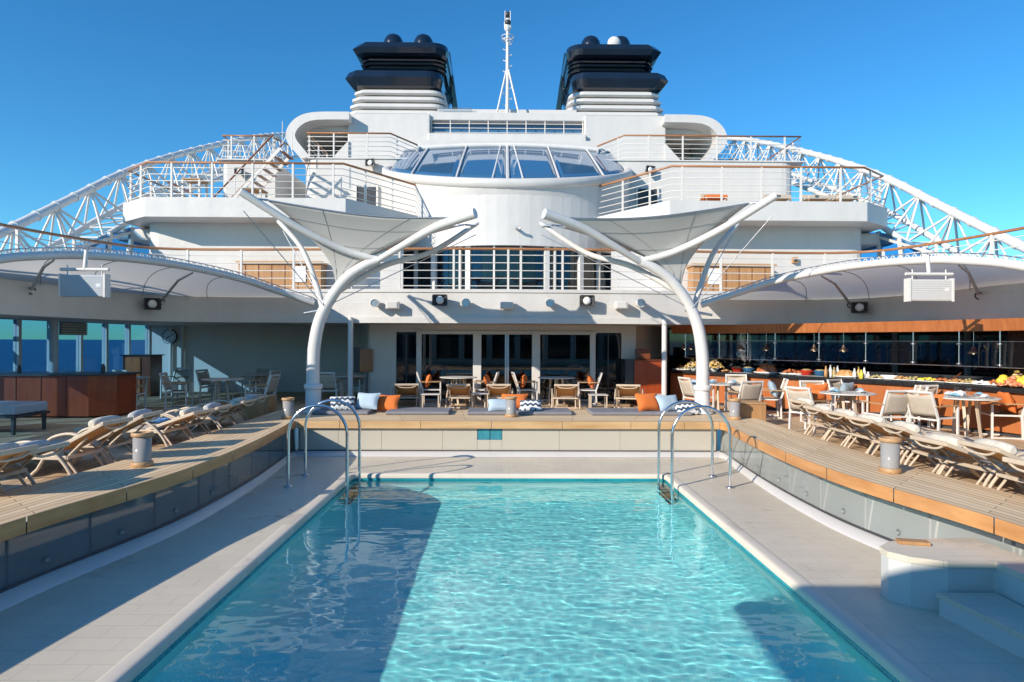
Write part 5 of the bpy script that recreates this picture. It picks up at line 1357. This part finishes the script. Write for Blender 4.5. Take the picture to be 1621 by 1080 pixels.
tabs = [(5.15, 15.9, 'first laid round table, directly behind the right umbrella mast', 'first laid table'), (6.75, 13.15, 'laid round table in the middle of the right dining group', 'middle laid table'), (8.75, 15.0, 'laid round table farthest back beside the buffet', 'rear laid table'), (8.45, 12.15, 'laid round table at the right with a bundle of napkins', 'right hand table')]
for x, y, lb, sh in tabs:
    rtb.put((x, y, 0), .4, lb, 'round tables on the pool deck')
    for k, a in enumerate((20, 110, 200, 290)):
        px_, py_ = x+.33*math.cos(R(a)), y+.33*math.sin(R(a)); w4 = ['right', 'back', 'left', 'front'][k]
        o = MB().lathe([(.06, .0), (.12, .012), (.125, .018), (.07, .008)], (0, 0, 0), 20).build('plate', 'ceramic'); o.location = (px_, py_, .751)
        tag(o, f'white plate at the {w4} side of the {sh}', 'plate', 'plates on the laid tables')
        mb = MB(); mb.grid(lambda u, v: ((u-.5)*.17, (v-.5)*.09, .03+.05*math.sin(u*math.pi)*abs(math.sin(v*2.2*math.pi+k))), 8, 8); o = mb.build('napkin', 'white_cloth' if k % 2 else 'napkin_blue', solid=.006); o.location = (px_, py_, .755); o.rotation_euler = (0, 0, R(a+90))
        tag(o, f'folded {"white" if k % 2 else "blue"} napkin on the plate at the {w4} side of the {sh}', 'napkin', 'napkins on the laid tables')
    for k, (dx, dy) in enumerate(((.12, .1), (-.1, .14), (-.05, -.1))):
        o = MB().lathe([(.032, 0), (.006, .008), (.006, .07), (.036, .11), (.034, .17), (.031, .17), (.03, .11)], (0, 0, 0), 14).build('wine_glass', 'glass_clear'); o.location = (x+dx, y+dy, .751)
        tag(o, f'clear glass {["right of the centre", "left of the centre at the back", "near the front"][k]} on the {sh}', 'glass', 'glasses on the laid tables')
o = heap('napkin_bundle', 'white_cloth', .12, .08, .06, 55, 8, .06); o.location = (8.3, 12.15, .752); tag(o, 'bundle of rolled white napkins on the right hand table', 'napkins')

# ---------------- sun loungers
GS = 'sun loungers beside the pool rim'
headY = .18+.86*math.cos(R(24)); lgf = Proto(lounger_proto(19)); lgu = Proto(lounger_proto(28))
def lounger(x, y, rz, lb, g, roll=True, rollmat='towel_cream', towel=None, sh=''):
    # x,y is where the head end stands
    hx = x-(-math.sin(rz))*headY; hy = y-math.cos(rz)*headY
    kind = 0 if g != GS else int(abs(y*7.3)) % 3
    o = (lgp, lgf, lgu)[kind].put((hx, hy, 0), rz, lb, g); dz_ = (-.04, -.105, .015)[kind]
    M_ = Matrix.Translation((hx, hy, 0)) @ Matrix.Rotation(rz, 4, 'Z')
    if roll:
        c = MB(); c.tube([(-.26, 0, 0), (-.24, 0, 0), (-.1, 0, .01), (.1, 0, .01), (.24, 0, 0), (.26, 0, 0)], [.035, .06, .068, .068, .06, .035], 12)
        r_ = c.build('rolled_towel', rollmat); r_.matrix_world = M_ @ Matrix.Translation((0, .78, .665+dz_))
        tag(r_, ('cream' if 'cream' in rollmat else 'grey')+' rolled towel on the '+sh, 'towel', 'rolled towels on the loungers')
    if towel:
        mb = MB(); mb.grid(lambda u, v: (-.2+.4*u, -.32+.3*v+.02*math.sin(u*9), .33+.02*math.sin(v*8+u*5)), 10, 8); r_ = mb.build('folded_towel', towel, solid=.03); r_.matrix_world = M_
        tag(r_, ('blue' if 'blue' in towel else 'white')+' folded towel on the '+sh, 'towel')
    return o
nth = ['nearest', 'second', 'third', 'fourth', 'fifth', 'sixth', 'seventh', 'eighth', 'ninth']
for i, (hx, y) in enumerate([(-4.95, 6.6), (-5.05, 7.25), (-5.05, 8.6), (-5.05, 9.45), (-5.05, 10.95), (-5.05, 11.75), (-5.05, 12.9), (-5.1, 13.7)]):
    sh = f'{nth[i]} lounger from the camera in the left row'
    lounger(hx, y, R(-90+[-7, -1, -4, 3, -8, 0, -3, 2][i]), f'cream sun lounger, {nth[i]} from the camera in the row along the left rim', GS, True, 'towel_cream' if i % 2 == 0 else 'towel_grey', ['towel_blue', None, 'towel_blue', None, None, 'towel_blue', None, None][i], sh)
for i, (hx, y) in enumerate([(5.05, 6.4), (5.02, 7.1), (5.05, 7.95), (5.05, 8.75), (5.05, 9.55), (5.08, 10.35), (5.08, 11.1), (5.1, 11.8)]):
    sh = f'{nth[i]} lounger from the camera in the right row'
    lounger(hx, y, R(90+[6, 1, 4, -2, 7, 2, -1, 3][i]), f'cream sun lounger, {nth[i]} from the camera in the row along the right rim', GS, True, 'towel_cream', [None, 'white_cloth', None, 'white_cloth', None, 'towel_blue', None, None][i], sh)
mid = ['leftmost', 'second from the left', 'third from the left', 'fourth from the left', 'rightmost']
for i, (x, a) in enumerate([(-2.55, 8), (-1.25, -2), (-.23, 0), (1.48, -4), (3.05, -12)]):
    lounger(x, 16.75, R(180+a), f'{mid[i]} tan sun lounger with its back to the pool before the doors', 'sun loungers facing the glass doors', False)
def stable():
    t = thing('side_table', '', 'side table')
    MB().box(-.24, .24, -.2, .2, .38, .40).build('table_top', 'frame_white', t, bevel=.008)
    for x in (-.2, .2):
        for y in (-.16, .16): MB().box(x-.015, x+.015, y-.015, y+.015, 0, .38).build('leg', 'frame_cream', t)
    return Proto(t)
stp = stable()
for x, y, lb in ((-1.95, 16.9, 'small white side table between the two leftmost loungers before the doors'), (-.72, 17.2, 'small white side table between the second and third loungers before the doors'), (2.3, 16.9, 'small white side table left of the rightmost lounger before the doors'), (3.75, 17.0, 'small white side table right of the rightmost lounger before the doors')):
    stp.put((x, y, 0), 0, lb, 'side tables by the door loungers')
# wooden cubes
for x, y, lb in ((-5.55, 14.9, 'teak cube side table at the end of the left lounger row'), (5.05, 13.9, 'teak cube side table beside the lantern at the right mast')):
    t = thing('wooden_cube', lb, 'side table', (x, y, 0), 0, 'teak cube tables by the masts')
    MB().box(x-.27, x+.27, y-.27, y+.27, .0, .46).build('body', 'teak_cube', t, bevel=.012); MB().box(x-.28, x+.28, y-.28, y+.28, .461, .50).build('lid', 'teak_light', t, bevel=.008)
# lanterns
for px, py, z_, lb in ((225, 738, RZ, 'glass lantern with teak rings standing on the left rim by the loungers'), (456, 663, RZ, 'glass lantern with teak rings before the teak cube on the left'), (809, 660, RZ, 'glass lantern with teak rings in the middle of the far rim'), (1163, 664, RZ, 'glass lantern with teak rings before the teak cube on the right'), (1409, 748, RZ, 'glass lantern with teak rings standing on the right rim by the loungers')):
    p = PZ(px, py, z_); ln.put((p.x, p.y, RZ+.001), random.uniform(0, 3), lb, 'deck lanterns on the pool rim')
# pads and cushions on the far rim
for a, b, lb in ((-4.15, -2.95, 'grey pad at the left end of the far rim'), (-2.6, -1.25, 'grey pad left of the centre of the far rim'), (-.88, 1.35, 'wide grey pad behind the centre lantern on the far rim'), (1.75, 3.9, 'grey pad at the right end of the far rim')):
    o = MB().box(-(b-a)/2, (b-a)/2, -.45, .45, 0, .075).build('lounge_pad', 'pad_grey', bevel=.03, seg=3); o.location = ((a+b)/2, 14.45, RZ+.001)
    tag(o, lb, 'pad', 'grey pads on the far rim')
zc = RZ+.078
cushion((-3.55, 14.2, zc), R(12), R(-35), 'pattern_cloth', 'dark patterned cushion at the left end of the far rim', .27, .17)
cushion((-3.1, 14.4, zc), R(-14), R(-30), 'paleblue_cloth', 'pale blue cushion between the patterned and orange ones at the left end', .27, .2)
cushion((-2.68, 14.55, zc-.06), R(-10), R(-28), 'orange_cloth', 'orange cushion in the left group on the far rim', .27, .2)
cushion((-.18, 14.15, zc), R(5), R(-38), 'paleblue_cloth', 'pale blue cushion left of the centre lantern', .26, .15)
cushion((.47, 14.25, zc), R(-6), R(-50), 'pattern_cloth', 'patterned cushion right of the centre lantern', .25, .15)
cushion((.14, 14.7, zc), R(0), R(-30), 'orange_cloth', 'orange cushion behind the centre lantern', .3, .18)
cushion((3.05, 14.25, zc), R(18), R(-28), 'orange_cloth', 'orange cushion in the right group on the far rim', .28, .21)
cushion((3.5, 14.2, zc), R(22), R(-34), 'paleblue_cloth', 'pale blue cushion in the right group on the far rim', .28, .2)
cushion((3.85, 14.1, zc-.06), R(10), R(-45), 'pattern_cloth', 'dark patterned cushion at the right end of the far rim', .28, .17)
# low furniture on the balconies
for i, (px, lb) in enumerate(((1130, 'small orange and beige deck stool on the right balcony'), (1230, 'beige low lounger on the right balcony near the mast arm'), (1290, 'beige low chair on the right balcony, second from the right'), (1335, 'beige low chair at the right part of the right balcony'))):
    p = PY(px, 320, 21.0); t = thing('low_chair', lb, 'seat', (p.x, p.y, Z3+.012))
    x, y, z_ = p.x, p.y, Z3+.012
    MB().box(x-.35, x+.35, y-.3, y+.3, z_+.25, z_+.36).build('cushion', 'sling_beige' if i else 'orange_cloth', t, bevel=.03)
    MB().box(x-.36, x+.36, y+.25, y+.33, z_+.3, z_+.5).build('backrest', 'sling_beige', t, bevel=.02)
    for a in (-.32, .32):
        for b in (-.26, .28): MB().box(x+a-.02, x+a+.02, y+b-.02, y+b+.02, z_, z_+.26).build('leg', 'teak_light', t)
for i, (x, lb) in enumerate(((-9.9, 'white high table with teak top on the left balcony'), (-8.0, 'white low table on the left balcony'))):
    t = thing('balcony_table', lb, 'table', (x, 21, Z3)); h_ = .75-.3*i
    MB().box(x-.3, x+.3, 20.8, 21.4, Z3+h_, Z3+h_+.04).build('table_top', 'teak_light', t)
    for a in (-.26, .26):
        for b in (20.84, 21.36): MB().box(x+a-.03, x+a+.03, b-.03, b+.03, Z3+.012, Z3+h_).build('leg', 'frame_white', t)

# ================================================================ BEHIND THE CAMERA: unseen canopy, added and shaped to shade the near water
ov = thing('added_shade_canopy', 'white canopy added behind the viewpoint, out of frame, to shade the near water', 'canopy', (-3, -4, 3.4))
mb = MB(); mb.prism([(-5.3, -7), (3, -7), (2.2, -2.0), (-.2, .3), (-5.2, .35)], 3.35, 3.47); mb.build('roof_panel', 'plate_white', ov)
for x, y in ((-5.1, -3.0), (-5.1, -6.6), (2.6, -6.6)): MB().tube([(x, y, 0), (x, y, 3.35)], .08, 10).build('post', 'tube_white', ov)

af = thing('aft_deckhouse', 'white deckhouse with dark windows behind the viewpoint, out of frame', 'deckhouse', (0, -14, 0))
MB().box(-10.5, 10.5, -20, -12.5, .005, 4.6).build('wall', 'plate_white', af)
for k in range(9): MB().box(-9.6+k*2.15, -7.9+k*2.15, -12.49, -12.46, .4, 2.3).build('window', 'dark_glass', af)
MB().box(-10.8, 10.8, -20, -12.1, 4.6, 4.8).build('roof', 'plate_white', af)
for o_ in bpy.data.objects:
    if 'label' in o_ and len(o_['label'].split()) > 16: print('LONG', len(o_['label'].split()), o_['label'])
